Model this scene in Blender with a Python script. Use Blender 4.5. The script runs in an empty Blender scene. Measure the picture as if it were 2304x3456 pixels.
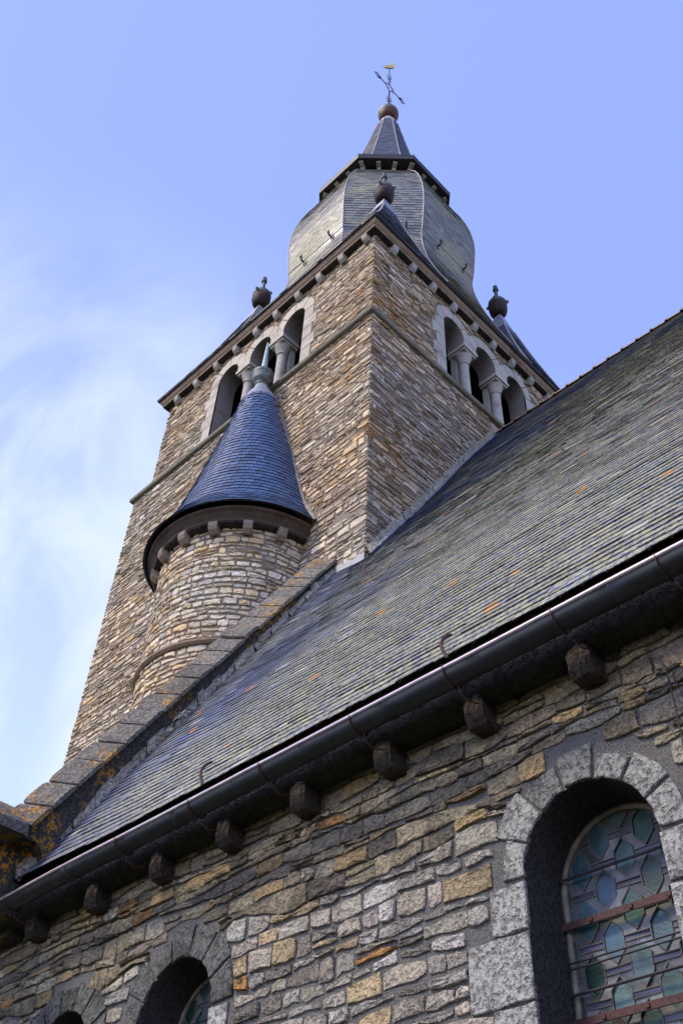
import bpy, math, random
from mathutils import Vector, Matrix
from mathutils.geometry import tessellate_polygon
from mathutils import noise as mnoise
PI = math.pi
R = math.radians
D = bpy.data
scene = bpy.context.scene
col = scene.collection
rnd = random.Random(7)

# ------------------------------------------------------------------ camera
# world: X runs along the nave, Y into the building, Z up; the camera is the origin, ground 1.6 m below
def cam_axes(a, b, c):
    ca, sa = math.cos(a), math.sin(a); cb, sb = math.cos(b), math.sin(b); cc, sc = math.cos(c), math.sin(c)
    f = Vector((sa*cb, ca*cb, sb)); r = Vector((ca, -sa, 0)); u = r.cross(f)
    return r*cc+u*sc, u*cc-r*sc, f
cr_, cu_, cf_ = cam_axes(-0.8172917, 0.79240109, 0.05487555)
cam = D.cameras.new('camera'); cam.sensor_fit = 'HORIZONTAL'; cam.sensor_width = 36
cam.lens = 3347.9/2304*36; cam.clip_end = 4000; cam.clip_start = 0.05
camo = D.objects.new('camera', cam); col.objects.link(camo)
M = Matrix.Identity(4)
for i in range(3):
    M[i][0] = cr_[i]; M[i][1] = cu_[i]; M[i][2] = -cf_[i]
camo.matrix_world = M
scene.camera = camo
# ------------------------------------------------------------------ sky, sun, exposure
SUN = Vector((-0.24, -0.60, 0.76)).normalized()
sun_el = math.asin(SUN.z); sun_az = math.atan2(SUN.x, SUN.y)
w = D.worlds.new("World"); scene.world = w; w.use_nodes = True
nt = w.node_tree; nt.nodes.clear()
def N(t, ty, **k):
    n = t.nodes.new(ty)
    for a, b in k.items():
        if a == 'i':
            for q, v in b.items(): n.inputs[q].default_value = v
        else: setattr(n, a, b)
    return n
out = N(nt, 'ShaderNodeOutputWorld'); bg = N(nt, 'ShaderNodeBackground'); nt.links.new(bg.outputs[0], out.inputs[0])
sky = N(nt, 'ShaderNodeTexSky', sky_type='NISHITA', sun_disc=False, sun_elevation=sun_el, sun_rotation=sun_az, altitude=100, air_density=1.0, dust_density=0.3, ozone_density=2.0)
hs = N(nt, 'ShaderNodeMixRGB', blend_type='MULTIPLY', i={'Fac': 1.0, 'Color2': (2.36, 1.94, 2.40, 1)})
nt.links.new(sky.outputs[0], hs.inputs['Color1'])
tc = N(nt, 'ShaderNodeTexCoord'); mp = N(nt, 'ShaderNodeMapping', i={'Rotation': (0.2, 0.5, 0.9), 'Scale': (1.0, 2.3, 1.2)})
nt.links.new(tc.outputs['Generated'], mp.inputs[0])
cn = N(nt, 'ShaderNodeTexNoise', i={'Scale': 2.6, 'Detail': 8, 'Roughness': 0.56, 'Distortion': 0.9}); nt.links.new(mp.outputs[0], cn.inputs['Vector'])
cr2 = N(nt, 'ShaderNodeValToRGB'); cr2.color_ramp.elements[0].position = 0.38; cr2.color_ramp.elements[1].position = 0.64
nt.links.new(cn.outputs['Fac'], cr2.inputs[0])
# more thin cloud low down towards the west than overhead
sep = N(nt, 'ShaderNodeSeparateXYZ'); nt.links.new(tc.outputs['Generated'], sep.inputs[0])
m1 = N(nt, 'ShaderNodeVectorMath', operation='DOT_PRODUCT', i={1: (-0.83, 0.30, -0.47)}); nt.links.new(tc.outputs['Generated'], m1.inputs[0])
m2 = N(nt, 'ShaderNodeMapRange', interpolation_type='SMOOTHSTEP', i={'From Min': 0.03, 'From Max': 0.36}); nt.links.new(m1.outputs['Value'], m2.inputs[0])
m2b = N(nt, 'ShaderNodeMapRange', interpolation_type='SMOOTHSTEP', i={'From Min': -0.02, 'From Max': 0.32}); nt.links.new(m1.outputs['Value'], m2b.inputs[0])
m3 = N(nt, 'ShaderNodeMath', operation='MULTIPLY'); nt.links.new(m2b.outputs[0], m3.inputs[0]); nt.links.new(cr2.outputs[0], m3.inputs[1])
m4 = N(nt, 'ShaderNodeMath', operation='MULTIPLY_ADD', i={1: 0.40}, use_clamp=True); nt.links.new(m2.outputs[0], m4.inputs[0]); nt.links.new(m3.outputs[0], m4.inputs[2])
mx = N(nt, 'ShaderNodeMixRGB', i={'Color2': (4.1, 4.75, 5.8, 1)}); nt.links.new(m4.outputs[0], mx.inputs['Fac'])
zb = N(nt, 'ShaderNodeMapRange', interpolation_type='SMOOTHSTEP', i={'From Min': 0.45, 'From Max': 0.85, 'To Max': 0.75}); nt.links.new(sep.outputs['Z'], zb.inputs[0])
ev = N(nt, 'ShaderNodeMixRGB', i={'Color2': (1.82, 2.46, 5.3, 1)}); nt.links.new(zb.outputs[0], ev.inputs['Fac']); nt.links.new(hs.outputs[0], ev.inputs['Color1'])   # even out the zenith
nt.links.new(ev.outputs[0], mx.inputs['Color1'])
nt.links.new(mx.outputs[0], bg.inputs[0]); bg.inputs[1].default_value = 0.10
sl = D.lights.new('sun', 'SUN'); sl.energy = 2.0; sl.angle = R(12); sl.color = (1.0, 0.87, 0.70)
so = D.objects.new('sun', sl); col.objects.link(so); so.rotation_euler = SUN.to_track_quat('Z', 'Y').to_euler(); so.location = SUN*80
vs = scene.view_settings; vs.view_transform = 'Standard'; vs.look = 'None'; vs.exposure = 0.95; vs.gamma = 1.0; vs.use_curve_mapping = False

# ------------------------------------------------------------------ materials
def newmat(name):
    m = D.materials.new(name); m.use_nodes = True; t = m.node_tree; t.nodes.clear()
    o = N(t, 'ShaderNodeOutputMaterial'); b = N(t, 'ShaderNodeBsdfPrincipled'); t.links.new(b.outputs[0], o.inputs[0])
    return m, t, b
def noise(t, scale, detail=4, rough=0.55, dist=0.0, vec=None):
    n = N(t, 'ShaderNodeTexNoise', i={'Scale': scale, 'Detail': detail, 'Roughness': rough, 'Distortion': dist})
    if vec is None:
        tc = N(t, 'ShaderNodeTexCoord'); vec = tc.outputs['Object']
    t.links.new(vec, n.inputs['Vector']); return n.outputs['Fac']
def rng(t, v, a, b, c=0.0, d=1.0, sm=False):
    n = N(t, 'ShaderNodeMapRange', i={'From Min': a, 'From Max': b, 'To Min': c, 'To Max': d})
    if sm: n.interpolation_type = 'SMOOTHSTEP'
    t.links.new(v, n.inputs[0]); return n.outputs[0]
def mth(t, op, a, b=None, clamp=False):
    n = N(t, 'ShaderNodeMath', operation=op, use_clamp=clamp)
    for i, v in enumerate((a, b)):
        if v is None: continue
        if isinstance(v, (int, float)): n.inputs[i].default_value = v
        else: t.links.new(v, n.inputs[i])
    return n.outputs[0]
def mixc(t, f, a, b, mode='MIX'):
    n = N(t, 'ShaderNodeMixRGB', blend_type=mode)
    for k, v in (('Fac', f), ('Color1', a), ('Color2', b)):
        if isinstance(v, (int, float)): n.inputs[k].default_value = v
        elif isinstance(v, tuple): n.inputs[k].default_value = (*v, 1) if len(v) == 3 else v
        else: t.links.new(v, n.inputs[k])
    return n.outputs[0]
def bump(t, b, h, s, dist):
    n = N(t, 'ShaderNodeBump', i={'Strength': s, 'Distance': dist}); t.links.new(h, n.inputs['Height'])
    if b.inputs['Normal'].is_linked: t.links.new(b.inputs['Normal'].links[0].from_socket, n.inputs['Normal'])
    t.links.new(n.outputs[0], b.inputs['Normal'])

def stone_mat(name, fine, coarse, bs, bd, lichen=0.0, lscale=1.2, pit=None, rough=0.9, streak=0.35, base=None, stain=(0.35, 0.33, 0.31), lcol=(0.50, 0.22, 0.03), ochre=0.0, pitc=0.0):
    """stone or mortar: colour comes from the per-stone attribute (or base), with grain, stains and orange lichen"""
    m, t, b = newmat(name)
    if base is None:
        a = N(t, 'ShaderNodeAttribute', attribute_name='Col'); c = a.outputs['Color']
    else: c = base
    g = noise(t, fine, 5, 0.65)
    c = mixc(t, 1.0, c, mixc(t, rng(t, g, 0.25, 0.75), (0.72, 0.72, 0.72), (1.28, 1.27, 1.24)), 'MULTIPLY')
    s = noise(t, coarse, 6, 0.62, 0.4)
    c = mixc(t, rng(t, s, 0.50, 0.72, 0, streak), c, mixc(t, 1.0, c, stain, 'MULTIPLY'))
    if ochre > 0:
        oc = noise(t, 0.42, 5, 0.6, 0.5); c = mixc(t, rng(t, oc, 0.42, 0.66, 0, ochre), c, mixc(t, 1.0, c, (1.10, 0.84, 0.52), 'MULTIPLY'))
    if lichen > 0:
        l1 = noise(t, lscale, 3, 0.5); l2 = noise(t, lscale*13, 4, 0.7)
        f = mth(t, 'MULTIPLY', rng(t, l1, 0.66-lichen, 0.74-lichen), rng(t, l2, 0.50, 0.58), True)
        c = mixc(t, mth(t, 'MULTIPLY', f, 0.85), c, lcol)
    t.links.new(c, b.inputs['Base Color']); b.inputs['Roughness'].default_value = rough
    b.inputs['Specular IOR Level'].default_value = 0.25
    bump(t, b, g, bs, bd)
    if pit:
        p1 = noise(t, pit, 3, 0.6, 0.3); bump(t, b, rng(t, p1, 0.36, 0.52), 1.0, 0.55/pit)
        if pitc: c2 = mixc(t, rng(t, p1, 0.44, 0.36, 0, pitc), c, (0.035, 0.033, 0.032)); t.links.new(c2, b.inputs['Base Color'])
    return m
M_TOWER = stone_mat('tower_rubble', 18, 0.9, 0.8, 0.03, lichen=0.045, lscale=0.55, ochre=0.55, streak=0.7, stain=(0.55, 0.50, 0.44))
M_TMORT = stone_mat('tower_mortar', 22, 1.1, 0.8, 0.03, base=(0.225, 0.185, 0.142), lichen=0.03, lscale=0.6, ochre=0.4)
M_NAVE = stone_mat('nave_rubble', 38, 3.2, 1.0, 0.035, streak=0.75, stain=(0.32, 0.31, 0.31), pit=26)
M_NMORT = stone_mat('nave_mortar', 60, 3.0, 1.0, 0.03, base=(0.185, 0.178, 0.155), pit=70)
M_ASHLAR = stone_mat('pitted_limestone', 40, 4.2, 1.0, 0.03, streak=1.0, stain=(0.30, 0.29, 0.29), pit=30, pitc=0.6)
M_DARKASH = stone_mat('dark_reveal_limestone', 40, 3.6, 0.9, 0.02, base=(0.060, 0.056, 0.052), pit=30)  # window reveal lining, much darker than the surround blocks
M_PALE = stone_mat('pale_dressed_stone', 26, 2.5, 0.6, 0.015, streak=0.85, stain=(0.50, 0.46, 0.40))
M_CORN = stone_mat('weathered_cornice_stone', 14, 2.2, 0.7, 0.03, base=(0.235, 0.170, 0.110), streak=0.95, stain=(0.4, 0.36, 0.32))
M_EAVE = stone_mat('soot_shade_eaves_stone', 30, 5.0, 1.0, 0.05, base=(0.070, 0.062, 0.053), streak=0.7, pit=18)  # soot on the nave cornice; painted shade on the tower and turret soffits
M_STRING = stone_mat('mossy_string_stone', 14, 2.0, 0.7, 0.03, base=(0.165, 0.150, 0.105), streak=0.6)
M_COPE = stone_mat('lichened_coping_stone', 20, 2.6, 0.9, 0.04, lichen=0.155, lscale=1.0, streak=0.55, lcol=(0.58, 0.27, 0.02), pit=22)
M_CEMENT = stone_mat('crumbling_cement', 24, 2.2, 1.0, 0.04, base=(0.40, 0.37, 0.285), lichen=0.10, lscale=1.6, streak=0.6, pit=16)
M_BEAM = stone_mat('old_timber', 10, 3, 0.5, 0.01, base=(0.070, 0.050, 0.038))
M_RAFTER = stone_mat('rafter_end_timber', 10, 3, 0.5, 0.01, base=(0.48, 0.42, 0.38), streak=0.5)
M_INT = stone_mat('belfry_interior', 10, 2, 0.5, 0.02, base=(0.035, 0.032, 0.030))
M_GRASS = stone_mat('grass', 6, 0.3, 0.6, 0.05, base=(0.030, 0.040, 0.018), streak=0.3)

def slate_mat(name, lichen=0.0, green=0.0, rough=0.42, orange=0.0, spec=0.5, place=False):
    m, t, b = newmat(name)
    a = N(t, 'ShaderNodeAttribute', attribute_name='Col'); c = a.outputs['Color']
    g = noise(t, 30, 4, 0.6)
    c = mixc(t, 1.0, c, mixc(t, rng(t, g, 0.3, 0.7), (0.78, 0.78, 0.78), (1.22, 1.22, 1.22)), 'MULTIPLY')
    ro = rough
    if green > 0:
        l1 = noise(t, 0.42, 4, 0.62, 0.3); l2 = noise(t, 26, 5, 0.75)
        if place:                                    # lichen thins out towards the parapet and the ridge
            tc = N(t, 'ShaderNodeTexCoord'); sp_ = N(t, 'ShaderNodeSeparateXYZ'); t.links.new(tc.outputs['Object'], sp_.inputs[0])
            ax = mth(t, 'ADD', mth(t, 'MULTIPLY', sp_.outputs['Z'], -0.25), sp_.outputs['X'])
            wx = rng(t, ax, -10.2, -6.2, 0, 1, True); wz = rng(t, mth(t, 'ADD', mth(t, 'MULTIPLY', sp_.outputs['X'], -0.12), sp_.outputs['Z']), 17.0, 13.2, 0, 1, True)
            pl = mth(t, 'MULTIPLY', wx, wz)
            f = mth(t, 'MULTIPLY', rng(t, mth(t, 'ADD', mth(t, 'MULTIPLY', l1, 1.05), mth(t, 'MULTIPLY', pl, 0.46)), 0.44, 0.72), rng(t, l2, 0.44, 0.58), True)
        else: f = mth(t, 'MULTIPLY', rng(t, l1, 0.56-green, 0.68-green, 0.06, 1), rng(t, l2, 0.44, 0.54), True)
        c = mixc(t, mth(t, 'MULTIPLY', f, 0.9), c, (0.385, 0.362, 0.185))
        ro = rng(t, f, 0, 1, rough, 0.9)
    if orange > 0:
        vn = N(t, 'ShaderNodeTexVoronoi', i={'Scale': 1.55, 'Randomness': 1.0}); tc = N(t, 'ShaderNodeTexCoord'); t.links.new(tc.outputs['Object'], vn.inputs['Vector'])
        f2 = mth(t, 'MULTIPLY', rng(t, vn.outputs['Distance'], 0.13, 0.095), rng(t, noise(t, 30, 3, 0.6), 0.40, 0.46), True)
        f2 = mth(t, 'MULTIPLY', f2, rng(t, noise(t, 0.9, 2), 0.38, 0.42), True)
        c = mixc(t, f2, c, (0.52, 0.21, 0.02))
    t.links.new(c, b.inputs['Base Color'])
    if isinstance(ro, float): b.inputs['Roughness'].default_value = ro
    else: t.links.new(ro, b.inputs['Roughness'])
    b.inputs['Specular IOR Level'].default_value = spec
    bump(t, b, g, 0.35, 0.006)
    return m
M_SLATE_NAVE = slate_mat('old_nave_slate', green=0.10, orange=1.0, rough=0.45, spec=0.5, place=True)
M_SLATE_CONE = slate_mat('new_blue_slate', rough=0.40)
M_SLATE_DOME = slate_mat('weathered_dome_slate', green=0.05, rough=0.38, spec=0.7)
M_SLATE_DARK = slate_mat('dark_slate', rough=0.45)

def plain(name, c, rough=0.6, metal=0.0, ns=12, var=0.25, bs=0.2, c2=None, spec=0.5):
    m, t, b = newmat(name)
    g = noise(t, ns, 5, 0.6)
    if c2: cc = mixc(t, rng(t, g, 0.40, 0.62), c, c2)
    else: cc = mixc(t, 1.0, c, mixc(t, rng(t, g, 0.3, 0.7), (1-var,)*3, (1+var,)*3), 'MULTIPLY')
    t.links.new(cc, b.inputs['Base Color']); b.inputs['Roughness'].default_value = rough; b.inputs['Metallic'].default_value = metal
    b.inputs['Specular IOR Level'].default_value = spec
    bump(t, b, g, bs, 0.01)
    return m
M_ZINC = plain('dark_zinc', (0.019, 0.021, 0.021), 0.52, 0.1, 7, 0.35, 0.05)
M_RIM = plain('worn_gutter_bead', (0.62, 0.52, 0.52), 0.35, 0.3, 6, 0.2, 0.05)
M_RUST = plain('rusty_iron', (0.055, 0.020, 0.014), 0.75, 0.1, 40, 0.5, 0.4)
M_IRON = plain('black_iron', (0.030, 0.028, 0.030), 0.6, 0.3)
M_LEAD = plain('grey_lead', (0.22, 0.235, 0.27), 0.5, 0.15, 9, 0.25)
M_LEADW = plain('pale_lead', (0.27, 0.27, 0.27), 0.6, 0.1, 9, 0.2)
M_COPPER = plain('verdigris_copper', (0.13, 0.175, 0.150), 0.6, 0.2, 9, c2=(0.075, 0.07, 0.045))
M_COPPERP = plain('pale_verdigris', (0.24, 0.34, 0.33), 0.6, 0.1, 14, 0.3)
M_BROWNCU = plain('brown_copper', (0.030, 0.020, 0.017), 0.7, 0.0, 7, 0.4, spec=0.25)
M_GOLD = plain('gilded_copper', (0.80, 0.56, 0.22), 0.35, 0.6, 20, 0.15)
M_TILE = plain('clay_ridge', (0.20, 0.115, 0.065), 0.9, 0, 9, c2=(0.27, 0.20, 0.12))
M_FASC = stone_mat('brown_fascia', 14, 2.2, 0.7, 0.03, base=(0.075, 0.052, 0.034), streak=0.9)
M_FIN = plain('dark_patina', (0.065, 0.085, 0.080), 0.65, 0.1, 9, 0.5)
M_HIP = plain('pale_hip_lead', (0.30, 0.28, 0.26), 0.6, 0.1, 14, 0.35)
M_CAME = plain('lead_came', (0.11, 0.098, 0.08), 0.8, 0.0)
M_PUTTY = plain('window_putty', (0.20, 0.175, 0.13), 0.9, 0, 12, 0.4, 0.5)
def glass_mat():
    m, t, b = newmat('leaded_glass')
    a = N(t, 'ShaderNodeAttribute', attribute_name='Col'); g = noise(t, 9, 3, 0.5)
    c = mixc(t, 1.0, a.outputs['Color'], mixc(t, rng(t, g, 0.3, 0.7), (0.6,)*3, (1.4,)*3), 'MULTIPLY')
    t.links.new(c, b.inputs['Base Color']); b.inputs['Roughness'].default_value = 0.42; b.inputs['Specular IOR Level'].default_value = 0.35
    bump(t, b, noise(t, 60, 2, 0.5), 0.35, 0.008); return m
M_GLASS = glass_mat()

# ------------------------------------------------------------------ mesh builder
class MB:
    def __init__(s): s.v = []; s.f = []; s.c = []; s.cc = (0.5, 0.5, 0.5)
    def vert(s, p): s.v.append(tuple(p)); s.c.append(s.cc); return len(s.v)-1
    def face(s, *i): s.f.append(tuple(i))
    def poly(s, pts): s.f.append(tuple(s.vert(p) for p in pts))
    def box(s, x0, x1, y0, y1, z0, z1, skip=''):
        i = [s.vert(p) for p in ((x0,y0,z0),(x1,y0,z0),(x1,y1,z0),(x0,y1,z0),(x0,y0,z1),(x1,y0,z1),(x1,y1,z1),(x0,y1,z1))]
        for k in ((0,3,2,1),(4,5,6,7),(0,1,5,4),(1,2,6,5),(2,3,7,6),(3,0,4,7)): s.face(*[i[j] for j in k])
    def bar(s, a, b, wx, wz, up=Vector((0,0,1))):
        a = Vector(a); b = Vector(b); d = (b-a).normalized()
        if abs(d.dot(up)) > 0.95: up = Vector((1,0,0))
        x = d.cross(up).normalized()*wx/2; z = x.cross(d).normalized()*wz/2
        i = [s.vert(p+q) for p in (a, b) for q in (-x-z, x-z, x+z, -x+z)]
        for k in ((3,2,1,0),(4,5,6,7),(0,1,5,4),(1,2,6,5),(2,3,7,6),(3,0,4,7)): s.face(*[i[j] for j in k])
    def tube(s, pts, rad, n=8, cap=True):
        pts = [Vector(p) for p in pts]; rr = rad if isinstance(rad, (list, tuple)) else [rad]*len(pts)
        d0 = (pts[1]-pts[0]).normalized(); up = Vector((0,0,1)) if abs(d0.z) < 0.9 else Vector((1,0,0))
        x = d0.cross(up).normalized(); rings = []
        for k, p in enumerate(pts):
            d = (pts[min(k+1, len(pts)-1)]-pts[max(k-1, 0)]).normalized()
            x = (x-d*x.dot(d)).normalized(); y = d.cross(x)
            rings.append([s.vert(p+(x*math.cos(2*PI*j/n)+y*math.sin(2*PI*j/n))*rr[k]) for j in range(n)])
        for a, b in zip(rings, rings[1:]):
            for j in range(n): s.face(a[j], a[(j+1)%n], b[(j+1)%n], b[j])
        if cap: s.face(*rings[0][::-1]); s.face(*rings[-1])
    def lathe(s, cx, cy, prof, n=24, a0=0, a1=2*PI, cent=None):
        full = abs(a1-a0-2*PI) < 1e-6; m = n if full else n+1; rings = []
        for k, (r, z) in enumerate(prof):
            x, y = (cx, cy) if cent is None else cent(z)
            rings.append([s.vert((x+r*math.cos(a0+(a1-a0)*j/n), y+r*math.sin(a0+(a1-a0)*j/n), z)) for j in range(m)])
        for a, b in zip(rings, rings[1:]):
            for j in range(n): s.face(a[j], a[(j+1)%m], b[(j+1)%m], b[j])
        if full: s.face(*rings[0][::-1]); s.face(*rings[-1])
    def rect(s, x0, x1, y0, y1, prof):
        """square moulding round a plan rectangle: prof = (projection, z), listed bottom inner to top inner"""
        rings = [[s.vert(q) for q in ((x0-p,y0-p,z),(x1+p,y0-p,z),(x1+p,y1+p,z),(x0-p,y1+p,z))] for p, z in prof]
        for a, b in zip(rings, rings[1:]):
            for j in range(4): s.face(a[j], a[(j+1)%4], b[(j+1)%4], b[j])
    def build(s, name, mat, parent=None, smooth=False):
        me = D.meshes.new(name); me.from_pydata(s.v, [], s.f)
        at = me.color_attributes.new('Col', 'FLOAT_COLOR', 'POINT')
        flat = []
        for c in s.c: flat += [c[0], c[1], c[2], 1.0]
        at.data.foreach_set('color', flat)
        if smooth: me.polygons.foreach_set('use_smooth', [True]*len(me.polygons))
        me.materials.append(mat); me.update()
        o = D.objects.new(name, me); col.objects.link(o)
        if parent: adopt(o, parent)
        return o
def world_loc(o):
    p = Vector(o.location); q = o
    return p if o.parent is None else p+world_loc(o.parent)
def adopt(o, parent):
    o.parent = parent
    o.matrix_parent_inverse = Matrix.Translation(-ORI.get(parent.name, Vector((0,0,0)))) if parent.name in ORI else Matrix.Identity(4)
ORI = {}
def thing(name, loc, label, cat, group=None):
    o = D.objects.new(name, None); col.objects.link(o); o.location = loc; ORI[o.name] = Vector(loc); tag(o, label, cat, group); return o
def tag(o, label, cat, group=None):
    o['label'] = label; o['category'] = cat
    if group: o['group'] = group

# ------------------------------------------------------------------ stones
def jit(a): return rnd.uniform(-a, a)
WARM = 1.0
def pickcol(pal):
    t = rnd.random(); acc = 0
    for wgt, c in pal:
        acc += wgt
        if t <= acc: break
    k = rnd.uniform(0.78, 1.2); return (c[0]*k*(1+jit(.03)), c[1]*k, c[2]*k*(1+jit(.05))*WARM)
def add_stone(mb, pts, f, d, rough=0.25, back=-0.03, bev=0.012, mid=True):
    """pts: outline (u,v) counter-clockwise; f(u,v,depth) -> xyz. domed, chipped block standing d proud"""
    cu = sum(p[0] for p in pts)/len(pts); cv = sum(p[1] for p in pts)/len(pts)
    n = len(pts)
    def ring(ins, dep, jd):
        o = []
        for (u, v) in pts:
            L = math.hypot(u-cu, v-cv)+1e-6; k = max(0.15, 1-ins/L)
            o.append(mb.vert(f(cu+(u-cu)*k, cv+(v-cv)*k, dep+jit(jd))))
        return o
    r = [ring(0.0, back, 0), ring(0.0, d*0.72, d*rough*0.4), ring(bev, d, d*rough)]
    if mid: r.append(ring(bev*5, d*1.05, d*rough*1.3))
    for a, b in zip(r, r[1:]):
        for j in range(n): mb.face(a[j], a[(j+1)%n], b[(j+1)%n], b[j])
    c = mb.vert(f(cu, cv, d*1.05+jit(d*rough)))
    for j in range(n): mb.face(r[-1][j], r[-1][(j+1)%n], c)
def n1(x, s): return mnoise.noise(Vector((x, s*7.31, 1.7)))
def make_rows(v0, v1, hmin, hmax):
    rows = [v0]
    while rows[-1] < v1: rows.append(rows[-1]+rnd.uniform(hmin, hmax))
    s = (v1-v0)/(rows[-1]-v0); return [v0+(r-v0)*s for r in rows]
def rubble(mb, f, u0, u1, v0, v1, hmin, hmax, lmin, lmax, gap, d, pal, forbid=None, wob=0.02, ew=(0, 0), rows=None, rag=0.006, ends=(0, 0), quoin=None, mid=True, split=0.25, tilt=0.0):
    """coursed random rubble between u0..u1, v0..v1; forbid(va,vb) -> list of (ua,ub) to keep clear"""
    if rows is None: rows = make_rows(v0, v1, hmin, hmax)
    sd = rnd.random()*100
    def bnd(i, u):
        if i == 0: return rows[i]+n1(u*1.7, .5)*ew[0]
        if i == len(rows)-1: return rows[i]+n1(u*1.7, .5)*ew[1]
        h = min(rows[i+1]-rows[i], rows[i]-rows[i-1])
        return rows[i]+n1(u*1.1+i*3.3, sd)*min(wob*2, h*.8)+n1(u*4.1+i*9, sd)*wob*0.5
    for i in range(len(rows)-1):
        va, vb = rows[i], rows[i+1]
        iv = [(u0-ends[0], u1+ends[1])]
        if forbid:
            for a, b in forbid(va, vb):
                nv = []
                for p, q in iv:
                    if b <= p or a >= q: nv.append((p, q)); continue
                    if a > p: nv.append((p, a))
                    if b < q: nv.append((b, q))
                iv = nv
        for p, q in iv:
            if q-p < 0.05: continue
            u = p
            while u < q-1e-4:
                L = rnd.uniform(lmin, lmax)*(rnd.uniform(0.6, 1.0) if rnd.random() < .3 else 1)
                if u+L > q-lmin*0.6: L = q-u
                ua, ub = u, u+L
                u = ub
                h = vb-va
                parts = [(0, 1)]
                if h > (hmin+hmax)*0.46 and rnd.random() < split: m = rnd.uniform(.38, .62); parts = [(0, m), (m, 1)]
                for pa, pb in parts:
                    g = gap*rnd.uniform(.5, 1.25)/2; g2 = gap*rnd.uniform(.4, 1.3)/2
                    nu = 3 if ub-ua > 0.16 else 2
                    us = [ua+g2+(ub-ua-2*g2)*j/nu for j in range(nu+1)]
                    B = lambda uu: bnd(i, uu)+(bnd(i+1, uu)-bnd(i, uu))*pa+g
                    T = lambda uu: bnd(i, uu)+(bnd(i+1, uu)-bnd(i, uu))*pb-g
                    if T(us[0])-B(us[0]) < 0.012 or us[-1]-us[0] < 0.02: continue
                    sk = jit(0.018)
                    lo = [(uu+jit(rag)-(sk if 0 < j < nu else 0), B(uu)+jit(rag)+(rag*.5 if j in (0, nu) else 0)) for j, uu in enumerate(us)]
                    hi = [(uu+jit(rag)+(sk if 0 < j < nu else 0), T(uu)+jit(rag)-(rag*.5 if j in (0, nu) else 0)) for j, uu in enumerate(us)]
                    mL = (us[0]-rag*.35+jit(rag), (lo[0][1]+hi[0][1])/2); mR = (us[-1]+rag*.35+jit(rag), (lo[-1][1]+hi[-1][1])/2)
                    out_ = lo+[mR]+hi[::-1]+[mL]
                    mb.cc = pickcol(pal)
                    add_stone(mb, out_, f, d*rnd.uniform(0.45, 1.35), 0.3, bev=min(0.007, (T(us[0])-B(us[0]))*0.14), mid=mid)
def slate(mb, bl, br, tr, tl, n, th, lift):
    """one slate: tail raised by lift, head on the batten"""
    bl, br, tr, tl, n = map(Vector, (bl, br, tr, tl, n))
    a = [bl+n*lift, br+n*lift, tr+n*th*.3, tl+n*th*.3]; b = [bl+n*(lift-th), br+n*(lift-th)]
    i = [mb.vert(p) for p in a+b]
    mb.face(i[0], i[1], i[2], i[3]); mb.face(i[4], i[5], i[1], i[0]); mb.face(i[5], i[2], i[1]); mb.face(i[4], i[0], i[3])
def facet_slates(mb, rowsL, rowsR, n_out, exp, wid, th, pal, over=0.25, liftk=1.6, miss=0.0):
    """slates on a facet whose left and right edges are polylines of equal parameter; rows bottom to top"""
    def at(pl, s):
        acc = 0
        for a, b in zip(pl, pl[1:]):
            L = 1
            if s <= acc+L: return a+(b-a)*(s-acc)
            acc += L
        return pl[-1]
    mids = [(a+b)/2 for a, b in zip(rowsL, rowsR)]
    lens = [(b-a).length for a, b in zip(mids, mids[1:])]; tot = sum(lens)
    def par(dist):
        acc = 0
        for k, L in enumerate(lens):
            if dist <= acc+L: return k+(dist-acc)/L
            acc += L
        return float(len(lens))
    nr = max(1, int(tot/exp)); odd = 0
    for r in range(nr):
        s0 = par(tot*r/nr); s1 = par(min(tot, tot*(r+1+over)/nr))
        a, b, c, e = at(rowsL, s0), at(rowsR, s0), at(rowsR, s1), at(rowsL, s1)
        W = (b-a).length; k = max(1, int(W/wid+.5)); odd ^= 1
        cuts = [0.0]+[(j+0.5*odd+jit(.12))/k for j in range(1 if not odd else 0, k)]+[1.0]
        cuts = [q for q in cuts if 0 <= q <= 1]
        nn = (b-a).cross(e-a).normalized()
        if nn.dot(n_out) < 0: nn = -nn
        for p, q in zip(cuts, cuts[1:]):
            if q-p < 0.02: continue
            mb.cc = pickcol(pal); gp = 0.003/max(W, .05); l = th*liftk*rnd.uniform(.8, 1.3)
            if W > .4: p2, q2 = p+gp, q-gp
            else: p2, q2 = p, q
            dz = (e-a)*jit(0.05)/(1+over)
            slate(mb, a+(b-a)*p2+dz, a+(b-a)*q2+dz, e+(c-e)*q2, e+(c-e)*p2, nn, th, l)

PAL_TOWER = [(.46, (.52, .46, .365)), (.20, (.42, .375, .30)), (.14, (.33, .30, .255)), (.04, (.49, .36, .21)), (.16, (.66, .61, .51))]
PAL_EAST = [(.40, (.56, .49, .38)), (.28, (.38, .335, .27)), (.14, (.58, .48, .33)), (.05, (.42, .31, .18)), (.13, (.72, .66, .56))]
PAL_TURR = [(.60, (.61, .56, .46)), (.20, (.54, .50, .43)), (.12, (.58, .48, .32)), (.08, (.44, .42, .38))]
PAL_NAVE = [(.44, (.46, .42, .355)), (.22, (.385, .36, .325)), (.12, (.49, .385, .245)), (.14, (.52, .50, .46)), (.018, (.44, .24, .09)), (.062, (.24, .215, .19))]
PAL_NAVE2 = [(.42, (.345, .293, .200)), (.26, (.26, .225, .168)), (.15, (.41, .305, .165)), (.08, (.41, .375, .295)), (.01, (.36, .20, .09)), (.09, (.16, .14, .12))]
PAL_SL = [(.62, (.066, .086, .140)), (.33, (.054, .068, .108)), (.03, (.05, .085, .19)), (.02, (.26, .26, .25))]
PAL_CONE = [(.66, (.048, .088, .178)), (.22, (.040, .068, .130)), (.12, (.062, .104, .195))]
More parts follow.
